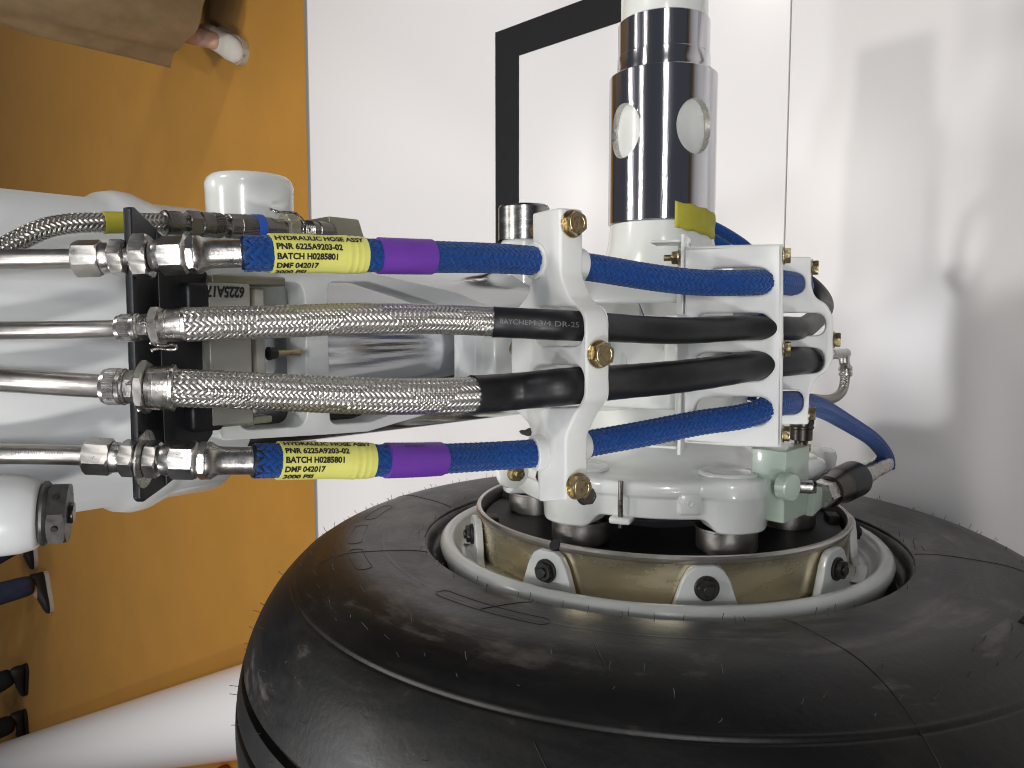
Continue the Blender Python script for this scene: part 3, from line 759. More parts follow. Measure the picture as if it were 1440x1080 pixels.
# yellow tape over the lower end of the sleeve
def on_axle(px, py, r0):
    r = ray(px, py); A = r[1] ** 2 + r[2] ** 2; o = CAMP - AX; Bq = 2 * (o[1] * r[1] + o[2] * r[2]); Cq = o[1] ** 2 + o[2] ** 2 - r0 ** 2
    t = (-Bq - math.sqrt(max(0, Bq * Bq - 4 * A * Cq))) / (2 * A); P = o + r * t; return P[0], math.atan2(P[2], P[1])
(xa, t0), (xb, t1) = on_axle(949, 320, .0628), on_axle(948, 283, .0628)
n = 20; vs = []
for i in range(9):
    f = i / 8
    for j in range(n):
        t = t0 + R(62) * j / (n - 1); x = xa + (xb - xa) * f - .010 * (j / (n - 1)) + .0008 * math.sin(j * 1.1 + i)
        rr = .0624 + (.0004 if i > 4 else 0) + .0006 * max(0, j / (n - 1) - .6) * (1 + math.sin(i * 1.3))
        vs.append((x, rr * math.cos(t), HAX + rr * math.sin(t)))
fs = [(i * n + j, i * n + j + 1, (i + 1) * n + j + 1, (i + 1) * n + j) for i in range(8) for j in range(n - 1)]
o = MB().add(vs, fs).build('adhesive_tape', 'tape', None)
mdf = o.modifiers.new('thick', 'SOLIDIFY'); mdf.thickness = .0003; mdf.offset = 1
tag(o, 'strip of yellow adhesive tape stuck on the lower end of the chrome sleeve', 'tape')

# ------------------------------------------------------------------ strut
SX = .243
strut = thing('shock_strut', 'thick glossy pale grey strut cylinder running in from the left edge with chrome piston', 'strut', (SX, 0, .6))
def zat(px, py, Y): return ony(px, py, Y)[2]
Z0 = zat(300, 690, -.02); ZC = zat(150, 276, -.0)
SR = .0945
lathe(MB(), [(0, .070), (0, SR - .004), (.004, SR), (ZC - .020 - Z0, SR), (ZC - .013 - Z0, SR + .0022), (ZC - .006 - Z0, SR + .0050), (ZC + .001 - Z0, SR + .0056), (ZC + .008 - Z0, SR + .004), (ZC + .014 - Z0, SR), (1.0, SR)],
      (SX, 0, Z0), (0, 0, 1), 144, cap=False).build('outer_cylinder', 'grey', strut, angle=60)
lathe(MB(), [(0, .0700), (.62, .0700)], (SX, 0, .50), (0, 0, 1), 128, cap=False).build('piston', 'piston', strut)
lathe(MB(), [(.46, .079), (.60, .079), (.612, .077), (.617, .0705)], (SX, 0, 0), (0, 0, 1), 96, cap=False).build('piston_foot', 'white', strut, angle=50)

# white boss in the upper part (axis along the axle)
P = ony(352, 306, -.055); rb_ = 59 * mpp(P)
boss = thing('pin_boss', 'short white round boss with a small hole, upper left against the orange carpet', 'boss', P)
xt = ony(352, 250, -.055)[0]
lathe(MB(), [(-.06, rb_ * .98), (xt - P[0] - .010, rb_), (xt - P[0] - .0055, rb_ * 1.012), (xt - P[0] - .002, rb_ * .96), (xt - P[0], rb_ * .88), (xt - P[0] + .0006, 0)], P, (1, 0, 0), 72, cap=False).build('boss_body', 'white', boss, angle=30)
q = ony(400, 282, -.075); cyl(mb := MB(), q + np.array([0, .004, 0]), q + np.array([0, -.0004, 0]), .0012, 12); mb.build('boss_hole', 'dark', boss)
# steel pin behind the first clamp
P = ony(737, 320, -.03); rp = 36 * mpp(P)
pin = thing('pivot_pin', 'dull dark steel pin end showing behind the front white clamp', 'pin', P)
xt = ony(737, 290, -.03)[0]
lathe(MB(), [(-.012, rp), (xt - P[0] - .002, rp), (xt - P[0], rp * .94), (xt - P[0], rp * .6), (xt - P[0] - .004, rp * .55), (xt - P[0] - .004, 0)], P, (1, 0, 0), 64, cap=False).build('pin_shaft', 'pin', pin, angle=30)
lathe(MB(), [(-.055, rp * .9), (-.014, rp * .9), (-.0115, rp * .85), (-.0115, 0)], P, (1, 0, 0), 48, cap=False).build('pin_lug', 'white', pin)
# lug with castle nut at the lower left
P = ony(20, 726, -.10); k_ = mpp(P)
lug = thing('strut_lug', 'white rounded lug with a dark castle nut at the lower left edge', 'lug', P)
q1 = ony(-80, 726, -.10); q2 = ony(58, 722, -.115)
ax_ = (q2 - q1) / np.linalg.norm(q2 - q1)
lathe(MB(), [(0, 50 * k_), (np.linalg.norm(q2 - q1) * .62, 56 * k_), (np.linalg.norm(q2 - q1) * .8, 54 * k_), (np.linalg.norm(q2 - q1) * .95, 49 * k_), (np.linalg.norm(q2 - q1), 44 * k_), (np.linalg.norm(q2 - q1), 0)], q1, ax_, 64, cap=False)  .build('lug_body', 'grey', lug, angle=60)
boxm('lug_web', 'grey', lug, q1 + np.array([.03, .02, .02]), (.07, .04, .05), bevel=.01)
nut = MB(); cyl(nut, q2, q2 + ax_ * .0035, 45 * k_, 40); hexnut(nut, q2 + ax_ * .0035, ax_, 46 * k_, .0080, .35); no = nut.build('castle_nut', 'nutgrey', lug, angle=25)
cyl(mb := MB(), q2, q2 + ax_ * .0135, 15 * k_, 24); mb.build('threaded_end', 'gun', no)
c = CAMP - q2; c -= ax_ * (c @ ax_); c /= np.linalg.norm(c); cr = np.cross(ax_, c)
for s in (-.55, .55):
    e = c * math.cos(s) + cr * math.sin(s); 
    cyl(mb := MB(), q2 + ax_ * .0072 + e * 36 * k_, q2 + ax_ * .0072 + e * 43.5 * k_, .0014, 12); mb.build('nut_hole', 'ink', no)

# ------------------------------------------------------------------ torque link (flat frame in front of the piston)
YT = -.100
link_t = thing('torque_link', 'pale grey triangular frame link with cross rib behind the braided hoses', 'link', ony(450, 495, YT))
def mirror(pts): return [(2 * SX - x, z) for x, z in pts][::-1]
def xz(pts): return [tuple(ony(px, py, YT)[[0, 2]]) for px, py in pts]
outer_r = xz([(300, 384), (440, 382), (515, 382), (640, 410), (712, 440)])
outer = outer_r + mirror(outer_r)
inA = fillet((lambda a: a + mirror(a))(xz([(330, 397), (428, 396)])), .009, 6)
inB = fillet((lambda a: a + mirror(a))(xz([(461, 396), (520, 396), (668, 446)])), [.006, .02, .004, .004, .02, .006], 6)
fr_ = (np.array([0, YT, 0]), np.array([1., 0, 0]), np.array([0, 0, 1.]), np.array([0, -1., 0]))
plate('frame', 'grey', link_t, fillet(outer, .006), [inA, inB], fr_, .024, .0012)
P = ony(700, 500, YT); boxm('apex_block', 'white', link_t, (P[0], YT + .004, P[2]), (.030, .034, .032), bevel=.003)
cyl(mb := MB(), ony(688, 499, YT) + np.array([0, .02, 0]), ony(735, 499, YT - .01) + np.array([0, .02, 0]), .011, 24); mb.build('apex_pin', 'steel', link_t)
# lower link, white, running from the apex into the axle
P1, P2 = ony(740, 500, -.095), ony(905, 500, -.10)
lo = thing('lower_link', 'smooth white lower link arm between the black hoses under the front clamp', 'link', P1)
zx = [(-.034, 0), (.034, 0), (.026, .10), (-.026, .10)]
plate('link_arm', 'white', lo, fillet([(SX - .030, P1[2] + .02), (SX - .042, P2[2] - .02), (SX + .042, P2[2] - .02), (SX + .030, P1[2] + .02)], .012),
      [], (np.array([0, -.083, 0]), np.array([1., 0, 0]), np.array([0, 0, 1.]), np.array([0, -1., 0])), .02, .004)
lathe(MB(), [(0, .024), (.005, .022), (.008, .015), (.0085, 0)], ony(900, 508, -.103) , (0, -1, .2), 40).build('link_boss', 'white', lo)

# ------------------------------------------------------------------ mounting block on the strut
Pb = ony(325, 490, -.125)
blk = thing('mounting_block', 'olive grey metal block with handwritten number between the braided hoses and the strut', 'block', Pb)
YB = -.122
c0, c1 = ony(292, 397, YB), ony(357, 594, YB)
xc, zc = (c0[0] + c1[0]) / 2, (c0[2] + c1[2]) / 2
boxm('block_body', 'block', blk, (xc, YB + .016, zc), (abs(c0[0] - c1[0]), .032, abs(c0[2] - c1[2])), bevel=.0008)
d0, d1 = ony(357, 400, YB), ony(381, 520, YB)
boxm('step_plate', 'block', blk, ((ony(360, 410, YB)[0] + ony(360, 570, YB)[0]) / 2, YB + .019, (d0[2] + d1[2]) / 2 - .0003), (abs(ony(360, 405, YB)[0] - ony(360, 575, YB)[0]), .026, abs(d0[2] - d1[2])), bevel=.001)
e0, e1 = ony(300, 388, YB), ony(405, 401, YB)
boxm('top_strap', 'olive', blk, (e0[0] - .0015, YB + .012, (e0[2] + e1[2]) / 2), (.005, .02, abs(e0[2] - e1[2])), bevel=.0012)
boxm('bottom_strap', 'olive', blk, (ony(300, 598, YB)[0], YB + .012, (e0[2] + e1[2]) / 2 + .006), (.004, .02, abs(e0[2] - e1[2]) * .8), bevel=.0012)
o_ = ony(343, 403, YB - .0002)
text_flat('handwriting', '6225A170', 'ink', blk, o_ + np.array([0, -.0003, 0]), (0, 0, 1.), (-1., 0, 0), .0078, .0235, .0003, .15)
g0 = ony(386, 497, -.112); gold_bolt('small_nut', blk, g0 + np.array([0, 0, .004]), (0, 0, -1), .0035, .005, True, .2, False, 'boltdark', .001)
cyl(mb := MB(), g0, ony(422, 496, -.112), .0018, 12); mb.build('thin_rod', 'gold', blk)
# ------------------------------------------------------------------ line helpers
def line(pts, extra=None):
    """pts: (photo x, photo y, Y) ; a fourth value replaces Y by a Z plane"""
    P = []; T = []
    for q in pts:
        if len(q) == 4: P.append(onp(q[0], q[1], *q[3]))
        else: P.append(ony(*q))
        T.append(q[0])
    if extra:
        for t, p in extra: P.append(p); T.append(t)
    return Path(P, T)
def lsweep(mb, path, prof, seg=40, cap=True):
    """prof: (photo x, radius in photo pixels)"""
    return sweep(mb, path, [(t, r * mpp(path.pos(t))) for t, r in prof], seg, cap=cap)
def lhex(mb, path, ta, tb, rpx, tilt=0.):
    P, Q = path.pos(ta), path.pos(tb); a = Q - P; L = np.linalg.norm(a); c = CAMP - P
    return hexnut(mb, P, a, rpx * mpp((P + Q) / 2), L, tilt - math.pi / 6, hint=c)
def knurl(mb, path, ta, tb, rpx, teeth=36, depth=.05):
    n = teeth * 4; P, U, V, T = path.fr(np.array([ta, ta + (tb - ta) * .06, tb - (tb - ta) * .06, tb], float)); vs = []
    for i in range(4):
        r = rpx * mpp(P[i])
        for k in range(n):
            x = 2 * math.pi * k / n; rr = r * (1 - (depth if (k % 4) in (0, 3) else 0) - (.07 if i in (0, 3) else 0)); vs.append(P[i] + (U[i] * math.cos(x) + V[i] * math.sin(x)) * rr)
    fs = [(i * n + k, i * n + (k + 1) % n, (i + 1) * n + (k + 1) % n, (i + 1) * n + k) for i in range(3) for k in range(n)]
    fs += [tuple(range(n))[::-1], tuple(3 * n + k for k in range(n))]
    return mb.add(vs, fs)

def tilted(P0, deg):
    """clamp plane through P0: (P0, normal) tilted by deg about the axle direction, + = towards the camera"""
    return (P0, np.array([0, -math.sin(R(deg)), math.cos(R(deg))]))
ZC1 = tilted(ony(748, 367, -.187), -15); ZC2 = tilted(ony(1066, 397, -.262), 24); ZC3 = tilted(ony(1114, 399, -.262), 24)
# upper and lower blue hose, upper and lower conduit
LA = line([(-60, 366, -.097), (0, 365, -.101), (100, 364, -.114), (200, 361, -.133), (350, 356.5, -.160), (440, 357, -.167), (590, 361, -.180), (755, 367, 0, ZC1), (830, 376, -.203), (910, 389, -.222), (1000, 398, -.244),
           (1066, 397, 0, ZC2), (1114, 399, 0, ZC3)], [(1150, onp(1114, 399, *ZC3) + np.array([.002, .02, -.06])), (1190, onp(1114, 399, *ZC3) + np.array([.02, .07, -.10]))])
LB = line([(-60, 637, -.097), (0, 638, -.101), (100, 640, -.114), (200, 645, -.133), (350, 648, -.160), (440, 647.5, -.167), (590, 646.5, -.180), (700, 641, -.185), (762, 636, 0, ZC1), (830, 623.5, -.203), (910, 609, -.222), (1000, 592, -.244),
           (1064, 580, 0, ZC2), (1110, 566, 0, ZC3)], [(1140, ony(1146, 571, -.245)), (1170, ony(1172, 583, -.222)), (1205, ony(1210, 606, -.203)), (1232, ony(1239, 631, -.195)), (1243, ony(1248, 650, -.192)), (1250, ony(1246, 664, -.192))])
LC = line([(-60, 467, -.098), (0, 465, -.102), (165, 462, -.125), (260, 456.5, -.146), (400, 452, -.160), (560, 447.5, -.181), (700, 453, -.201), (805, 458, 0, ZC1), (880, 462, -.232), (960, 465, -.245),
           (1062, 461, 0, ZC2), (1122, 462, 0, ZC3)], [(1150, ony(1143, 452, -.243)), (1165, ony(1158, 434, -.226)), (1180, ony(1153, 416, -.212)), (1195, ony(1136, 399, -.198)), (1210, ony(1108, 384, -.185))])
LD = line([(-60, 531, -.099), (0, 534, -.103), (145, 543, -.124), (250, 545.5, -.145), (400, 552, -.160), (640, 556, -.192), (740, 549, -.208), (803, 543, 0, ZC1), (860, 538, -.229), (960, 529, -.246),
           (1058, 515, 0, ZC2), (1130, 507, 0, ZC3)], [(1160, onp(1130, 507, *ZC3) + np.array([-.002, .012, -.05])), (1190, onp(1130, 507, *ZC3) + np.array([-.004, .05, -.09]))])

# ------------------------------------------------------------------ black bulkhead bracket
PB = LA.pos(187); nB = np.array([0, -math.sin(R(45)), -math.cos(R(45))]); vB = np.array([0, math.cos(R(45)), -math.sin(R(45))])
brk = thing('bulkhead_bracket', 'matt black bracket plate with pointed ends holding the four pipe fittings', 'bracket', onp(240, 500, PB, nB))
def bp(px, py):
    p = onp(px, py, PB, nB) - PB; return (p[0], p @ vB)
outl = [bp(*q) for q in ((184.5, 292), (190, 291), (222, 323), (236, 682), (203, 706), (198.5, 702))]
plate('bracket_plate', 'black_metal', brk, fillet(outl, [.001, .0015, .001, .001, .002, .002], 6), [], (PB, (1, 0, 0), vB, nB), .0042, .0009)
YW = onp(226, 500, PB, nB)[1] - .0005
web = [tuple(ony(px, py, YW)[[0, 2]]) for px, py in ((219, 322), (262, 362), (293, 384), (300, 610), (274, 650), (233, 684))]
plate('bracket_web', 'black_metal', brk, fillet(web, [.001, .02, .004, .004, .02, .001], 6), [], (np.array([0, YW, 0]), (1, 0, 0), (0, 0, 1), (0, -1, 0)), .0042, .0009)
for (xa_, ya, xb_, yb) in ((259, 398, 299, 447), (266, 566, 306, 606)):
    P = ony((xa_ + xb_) / 2, (ya + yb) / 2, YW - .003); k = mpp(P)
    boxm('bracket_foot', 'black_metal', brk, P + np.array([0, .001, 0]), ((yb - ya) * k, .014, (xb_ - xa_) * k * 1.2), None, .003, 4)

# ------------------------------------------------------------------ hydraulic lines
def hydraulic(path, n, top):
    o = 0 if top else 15                       # the lower line sits a little further right
    tb = thing('rigid_tube', 'upper plain steel tube with big hex nut entering the black bracket' if top else 'lower plain steel tube printed DMF 042017 3000 PSI entering the black bracket', 'tube', path.pos(60), 'steel tubes into the black bracket')
    tube('tube_body', 'tube', tb, path, -55, 112 + o, 14.3 * mpp(path.pos(60)), n=50, ends=False)
    nt_ = MB(); lhex(nt_, path, 106 + o, 143 + o, 26.5, -.22 if top else -.12); nut = nt_.build('tube_nut', 'hexsteel', tb, angle=25)
    lsweep(mb := MB(), path, [(143 + o, 20), (144 + o, 21.5), (151 + o, 21.5), (159 + o, 19), (160 + o, 17), (163 + o, 17)]).build('nut_collar', 'steel', nut)
    mb = MB(); lhex(mb, path, 158 + o, 177 + o, 27, .3 if top else -.15); mb.build('bulkhead_hex', 'hexsteel', tb, angle=25)
    lsweep(mb := MB(), path, [(160 + o, 14), (232 + o, 14)]).build('bulkhead_stem', 'steel', tb)
    if not top:
        m_ = MB(); sweep(m_, path, [(203.0, 30 * mpp(path.pos(203))), (203.4, 41 * mpp(path.pos(203))), (205.8, 41 * mpp(path.pos(203))), (206.2, 30 * mpp(path.pos(203)))], 48); m_.build('washer', 'steel', tb)
    mb = MB(); lhex(mb, path, 190 + (17 if not top else 0), 212 + (13 if not top else 0), 33 if top else 27, .25 if top else -.15); mb.build('lock_nut', 'hexsteel', tb, angle=25)
    # hose end
    hs_ = thing('hydraulic_hose', 'upper blue braided hose with yellow batch label and purple band' if top else 'lower blue braided hose with yellow batch label, curling to the green valve', 'hose', path.pos(500), 'blue hydraulic hoses')
    en = MB(); lsweep(en, path, [(212 + o, 17), (214 + o, 21), (220 + o, 22.5), (227 + o, 23), (230 + o, 23)])
    e = en.build('hose_end', 'steel', hs_)
    mb = MB(); lhex(mb, path, 227 + o, 262 + o, 27.5, -.05); sn = mb.build('swivel_nut', 'hexsteel', e, angle=25)
    lsweep(mb := MB(), path, [(260 + o, 25), (262 + o, 26), (265 + o, 23), (268 + o, 22)]).build('nut_ring', 'steel', e)
    mb = MB(); lhex(mb, path, 266 + o, 277 + o, 27.5, .2); mb.build('socket_hex', 'steel', e, angle=25)
    lsweep(mb := MB(), path, [(276 + o, 24), (278 + o, 27), (283 + o, 26.5), (288 + o, 23), (293 + o, 20.5), (300 + o, 20), (338 + o, 19.5), (342 + o, 20.5), (345 + o, 19.5), (345.5 + o, 16)]).build('ferrule', 'steel', e)
    t0, t1 = 339 + o, path.T[-1] if not top else 1190
    t1 = 1247 if not top else 1190
    rr = .0088
    tube('hose_core', 'bluecore', hs_, path, t0, t1, rr * .90, n=200, ends=False)
    braid('hose_braid', 'blue', hs_, path, t0 + 2, t1, rr * .965, rr * .965, N=14, pitch=3.5, amp=.058, steps=2.4, flat=.9, wid=.96)
    cf = lsweep(MB(), path, [(338 + o, 20), (340 + o, 23.5), (347 + o, 24.5), (352 + o, 23.5), (353 + o, 22)]); cf.build('dark_collar', 'sleeve', hs_)
    # printed label
    a0, a1 = (379, 512) if top else (390, 524)
    mb = MB(); prof = []
    for t in np.linspace(a0, a1, 90):
        f = (t - a0) / (a1 - a0); r = .00985 + .0004 * math.sin(f * 9) * f - (.0005 * sm(np.array((f - .72) * 6)) if f > .7 else 0)
        r += .00025 * math.exp(-((f - .80) / .02) ** 2) + .0003 * math.exp(-((f - .875) / .014) ** 2) + .0002 * math.exp(-((f - .94) / .012) ** 2)
        prof.append((t, r))
    prof = [(a0, .0092)] + prof + [(a1, .0090)]
    lb = sweep(mb, path, prof, 72).build('label_sleeve', 'label', hs_, angle=60)
    ctr = phi_of(path, 445, -.03 if top else .12); sgn = up_sign(path, 445)
    rows = (('HYDRAULIC HOSE ASSY', 131, 1.03), ('PNR 6225A9203-02', 96, .52), ('BATCH H0285801', 88, .02), ('DMF 042017', 60, -.48), ('3000 PSI', 44, -.98))
    for txt, wpx, dy in rows:
        t_ = a0 + 2.5
        text_on_path('print', txt, 'ink', lb, path, t_, .0041, ctr + sgn * dy * .96 - sgn * .10, .00995, wpx * .97 * mpp(path.pos(430)), .00016, sgn, .00030)
    b0, b1 = (532, 606) if top else (543, 618)
    pb = sweep(MB(), path, [(b0, .0089), (b0 + .5, .0098)] + [(t, .0098 + .00008 * math.sin(t)) for t in np.linspace(b0 + 2, b1 - 2, 30)] + [(b1 - .5, .0098), (b1, .0089)], 64).build('purple_band', 'purple', hs_, angle=60)
    if not top:
        c2 = phi_of(path, 585, .9)
        for k, txt in enumerate(('0257', '0381', '0417')):
            text_on_path('print', txt, 'ink', pb, path, 563 + 9.5 * k, .0030, c2, .0098, .0034, 0, up_sign(path, 585), .0002)
        text_on_path('print', 'DMF 042017  3000 PSI', 'inkgrey', tb.children[0], path, 18, .0026, phi_of(path, 40, .12), 14.3 * mpp(path.pos(60)), 66 * mpp(path.pos(40)), 0, up_sign(path, 40), .0001)
    return tb, hs_
tubeA, hoseA = hydraulic(LA, 0, True)
tubeB, hoseB = hydraulic(LB, 1, False)

# ------------------------------------------------------------------ electrical conduits
def twist(mb, pts, r, pitch=.0016):
    pt = Path(pts); L = pt.S[-1]; n = int(L / pitch * 8); s = np.linspace(0, L, n); P, U, V, _ = pt.fr(pt.tof(s))
    for k in (0, math.pi):
        a = s / pitch * 2 * math.pi + k; wire(mb, P + (U * np.cos(a)[:, None] + V * np.sin(a)[:, None]) * r, r * .95, 5)
def conduit(path, top):
    A = dict(tube=12.6, k0=168, k1=199, kr=20, fl=217, b0=228, b1=263, br=22.5, braid=(259, 697), r=(.0084, .0084), blk=(693, 1210), br2=(.0088, .0086)) if top else \
        dict(tube=17, k0=148, k1=180, kr=26, fl=199, b0=212, b1=247, br=30, braid=(243, 668), r=(.0093, .0103), blk=(663, 1185), br2=(.0110, .0104))
    cd = thing('conduit_tube', ('thin' if top else 'thicker') + ' polished steel conduit tube with a knurled coupling ' + ('upper of the middle two' if top else 'lower of the middle two'), 'tube', path.pos(60), 'conduit tubes with knurled couplings')
    tube('tube_body', 'tube', cd, path, -55, A['k0'] + 4, A['tube'] * mpp(path.pos(50)), n=50, ends=False)
    kn = MB(); k0, k1, kr = A['k0'], A['k1'], A['kr']
    lsweep(kn, path, [(k0 - 3, kr * .78), (k0 - 1, kr * .92), (k0 + 5, kr * .97)]); knurl(kn, path, k0 + 4, k1 - 10, kr, 44, .045); lsweep(kn, path, [(k1 - 10, kr * .98), (k1 - 4, kr * 1.0), (k1 - 3, kr * .93), (k1, kr * .93), (k1 + 1, kr * .85)])
    kk = kn.build('coupling', 'steel', cd, angle=25)
    mb = MB(); lhex(mb, path, k1 + 1, k1 + 13, kr * .92, .1); mb.build('coupling_hex', 'steel', kk, angle=25)
    lsweep(mb := MB(), path, [(k1 + 8, kr * .7), (A['fl'] + 4, kr * .7)]).build('thread', 'gun', kk)
    cb = thing('braided_conduit', ('upper' if top else 'lower') + ' steel braided conduit continuing as a ' + ('printed black sleeve' if top else 'thicker unprinted black sleeve'), 'cable', path.pos(450), 'steel braided conduits in black sleeve')
    mb = MB(); lhex(mb, path, A['fl'], A['fl'] + 12, A['br'] * 1.28, .35 if top else .2); hx = mb.build('flange_hex', 'hexsteel', cb, angle=25)
    b0, b1, br = A['b0'], A['b1'], A['br']
    lsweep(mb := MB(), path, [(b0 - 2, br * .9), (b0, br * .98), (b0 + 9, br), (b0 + 9.5, br * .97), (b0 + 11, br * .97), (b0 + 11.5, br), (b0 + 22, br * 1.02), (b1 - 6, br * 1.03), (b1 - 5, br * 1.1), (b1 - 1, br * 1.1), (b1, br * 1.02), (b1 + .5, br * .9)]).build('backshell', 'steel', cb)
    t0, t1 = A['braid']; r0, r1 = A['r']
    tube('braid_core', 'braidcore', cb, path, t0, t1 + 4, r0 * .90, r1 * .90, n=80, ends=False)
    braid('steel_braid', 'braid', cb, path, t0, t1, r0 * .96, r1 * .96, N=17 if top else 19, pitch=3.0, amp=.045, steps=3, flat=.7)
    t0, t1 = A['blk']; r0, r1 = A['br2']
    T_ = np.linspace(t0, t1, 160); prof = [(t, np.interp(t, [t0, 820, t1], [r0, r0, r1]) * (1 + .006 * math.sin(t * .21) + .004 * math.sin(t * .083))) for t in T_]
    prof = [(t0 - .5, r0 * .9), (t0, r0 * 1.02)] + prof[1:]
    sl = sweep(MB(), path, prof, 48).build('black_sleeve', 'sleeve', cb, angle=60)
    if top: text_on_path('print', 'RAYCHEM 3/4 DR-25', 'inkwhite', sl, path, 704, .0042, phi_of(path, 750, .08), r0, 101 * mpp(path.pos(750)), 0, up_sign(path, 750), .0002)
    # twisted locking wire between coupling and flange
    P = path.pos(k1 + 9); k = mpp(P); c = CAMP - P; c /= np.linalg.norm(c); ux = np.array([1., 0, 0]); uz = np.array([0, 0, -1.])
    wb = MB()
    def wp(dx, dy, up): return P + uz * dx * k * 1.3 - ux * dy * k + c * up * k
    twist(wb, [wp(-8, -4, kr * .95), wp(0, -6, kr * 1.1), wp(8, 4, kr * 1.05), wp(12, 16, kr * .9), wp(16, 24, kr * .7)], .00042)
    twist(wb, [wp(2, 22, kr * .8), wp(14, 27, kr * .7), wp(26, 26, kr * .62), wp(30, 30, kr * .6), wp(24, 33, kr * .6), wp(12, 31, kr * .62), wp(3, 33, kr * .62)], .00042)
    wb.build('locking_wire', 'steel', cb)
conduit(LC, True); conduit(LD, False)

# ------------------------------------------------------------------ nylon hose clamps
def pv(pl): return np.array([0, pl[1][2], -pl[1][1]])           # in-plane direction pointing away from the camera
def onc(px, py, pl, dv=0., dn=0.):
    return onp(px, py, *pl) + pv(pl) * dv + pl[1] * dn
def zpoly(pts, pl):
    r = []
    for px, py in pts:
        d = onp(px, py, *pl) - pl[0]; r.append((d[0], d @ pv(pl)))
    return r
def clamp(name, label, outline, slots, Z, thick, rad, srad, bev, grp='white plastic hose clamps'):
    P = outline; t = thing(name, label, 'hose clamp', onp(np.mean([q[0] for q in P]), np.mean([q[1] for q in P]), *Z), grp)
    hol = [fillet(zpoly(s, Z), srad, 10) for s in slots]
    plate('clamp_body', 'nylon', t, fillet(zpoly(P, Z), rad, 8), hol, (Z[0], (1, 0, 0), pv(Z), Z[1]), thick, bev, 50)
    return t
o1 = [(748, 300), (764, 296), (788, 291.5), (788, 388), (800, 418), (823, 440), (825, 500), (824, 560), (806, 590), (795, 615), (795, 703), (775, 705), (757, 705), (754, 640), (744, 598), (720, 572), (718, 500), (720, 442), (742, 414), (749, 385)]
rad1 = [.002, 0, .003, .012, .010, .012, 0, .012, .010, .012, .003, 0, .002, .008, .01, .006, 0, .006, .01, .008]
c1 = clamp('hose_clamp', 'foremost white plastic hose clamp with wavy front and three gold bolt heads', o1,
           [[(752, 431), (821, 433), (820, 486), (750, 487)], [(748, 513), (820, 513), (822, 572), (745, 574)]], ZC1, .0165, rad1, .0105, .0016)
for L_, r_ in ((LA, .0112), (LB, .0112)):
    sweep(mb := MB(), L_, [(750, .0090), (750, .0104), (751, r_), (815, r_), (818, r_ - .0006), (818.5, .0090)], 56).build('bushing', 'nylon', c1)
    # solid cheek under the bushing joins it to the body
v1 = pv(ZC1)
for (px, py, fx, bx, X_) in ((804, 315, 788, 748, None), (843, 498, 825, 718, None), (811, 683, 795, 756, None)):
    f = onc(fx, py, ZC1, 0, -.0083); bk = onc(bx, py, ZC1, 0, -.0083)
    P = onp(px, py, f, -v1); f = np.array([P[0], f[1], f[2]])
    gold_bolt('clamp_bolt', c1, f, -v1, .0073, .0062, roll=rng.uniform(0, 1))
    gold_bolt('clamp_nut', c1, (P[0], bk[1], bk[2]), v1, .0062, .0065, roll=.4, mark=False, shank=.004)
o2 = [(962, 347), (1030, 344), (1101, 343), (1101.5, 480), (1099, 630), (1030, 628), (962, 623)]
sl2 = [[(996, 377), (1084, 376), (1085, 414), (996, 415)], [(978, 441), (1083, 440), (1083, 477), (978, 478)], [(977, 496), (1082, 495), (1082, 535), (977, 535)], [(978, 560), (1083, 558), (1083, 598), (978, 597)]]
c2 = clamp('hose_clamp', 'middle white plastic hose clamp, a wide flat block with four long slots', o2, sl2, ZC2, .0090, [.001] * 7, .0098, .0024)
o3 = [(1030, 362), (1141, 361), (1141, 402), (1146, 418), (1163, 428), (1172, 446), (1172, 505), (1163, 522), (1146, 534), (1138, 556), (1137, 597), (1030, 597)]
rad3 = [.002, .002, .010, .010, .012, .012, .012, .012, .010, .010, .002, .002]
sl3 = [[(1050, 383), (1132, 384), (1132, 413), (1050, 413)], [(1060, 440), (1161, 440), (1161, 472), (1060, 472)], [(1060, 488), (1160, 489), (1159, 525), (1060, 525)], [(1050, 548), (1130, 548), (1130, 583), (1050, 583)]]
c3 = clamp('hose_clamp', 'rear white plastic hose clamp half hidden behind the slotted one, with rounded outer end', o3, sl3, ZC3, .0100, rad3, .0095, .0014)
def edge_bolts(t, pts, pl, half, r, back):
    v = pv(pl)
    for px, py in pts:
        f = onc(px, py, pl, 0, -half)
        gold_bolt('clamp_bolt', t, f, -v, r, r * .9, roll=rng.uniform(0, 1), mark=False)
        if back: gold_bolt('clamp_nut', t, onc(back, py + (490 - py) * .02, pl, 0, -half), v, r * .95, r * 1.0, roll=.4, mark=False, shank=.006)
edge_bolts(c2, [(1101, 359), (1101, 491), (1100, 611)], ZC2, .0045, .0055, 955)
edge_bolts(c3, [(1141, 376), (1172, 478), (1137, 582)], ZC3, .005, .0055, None)
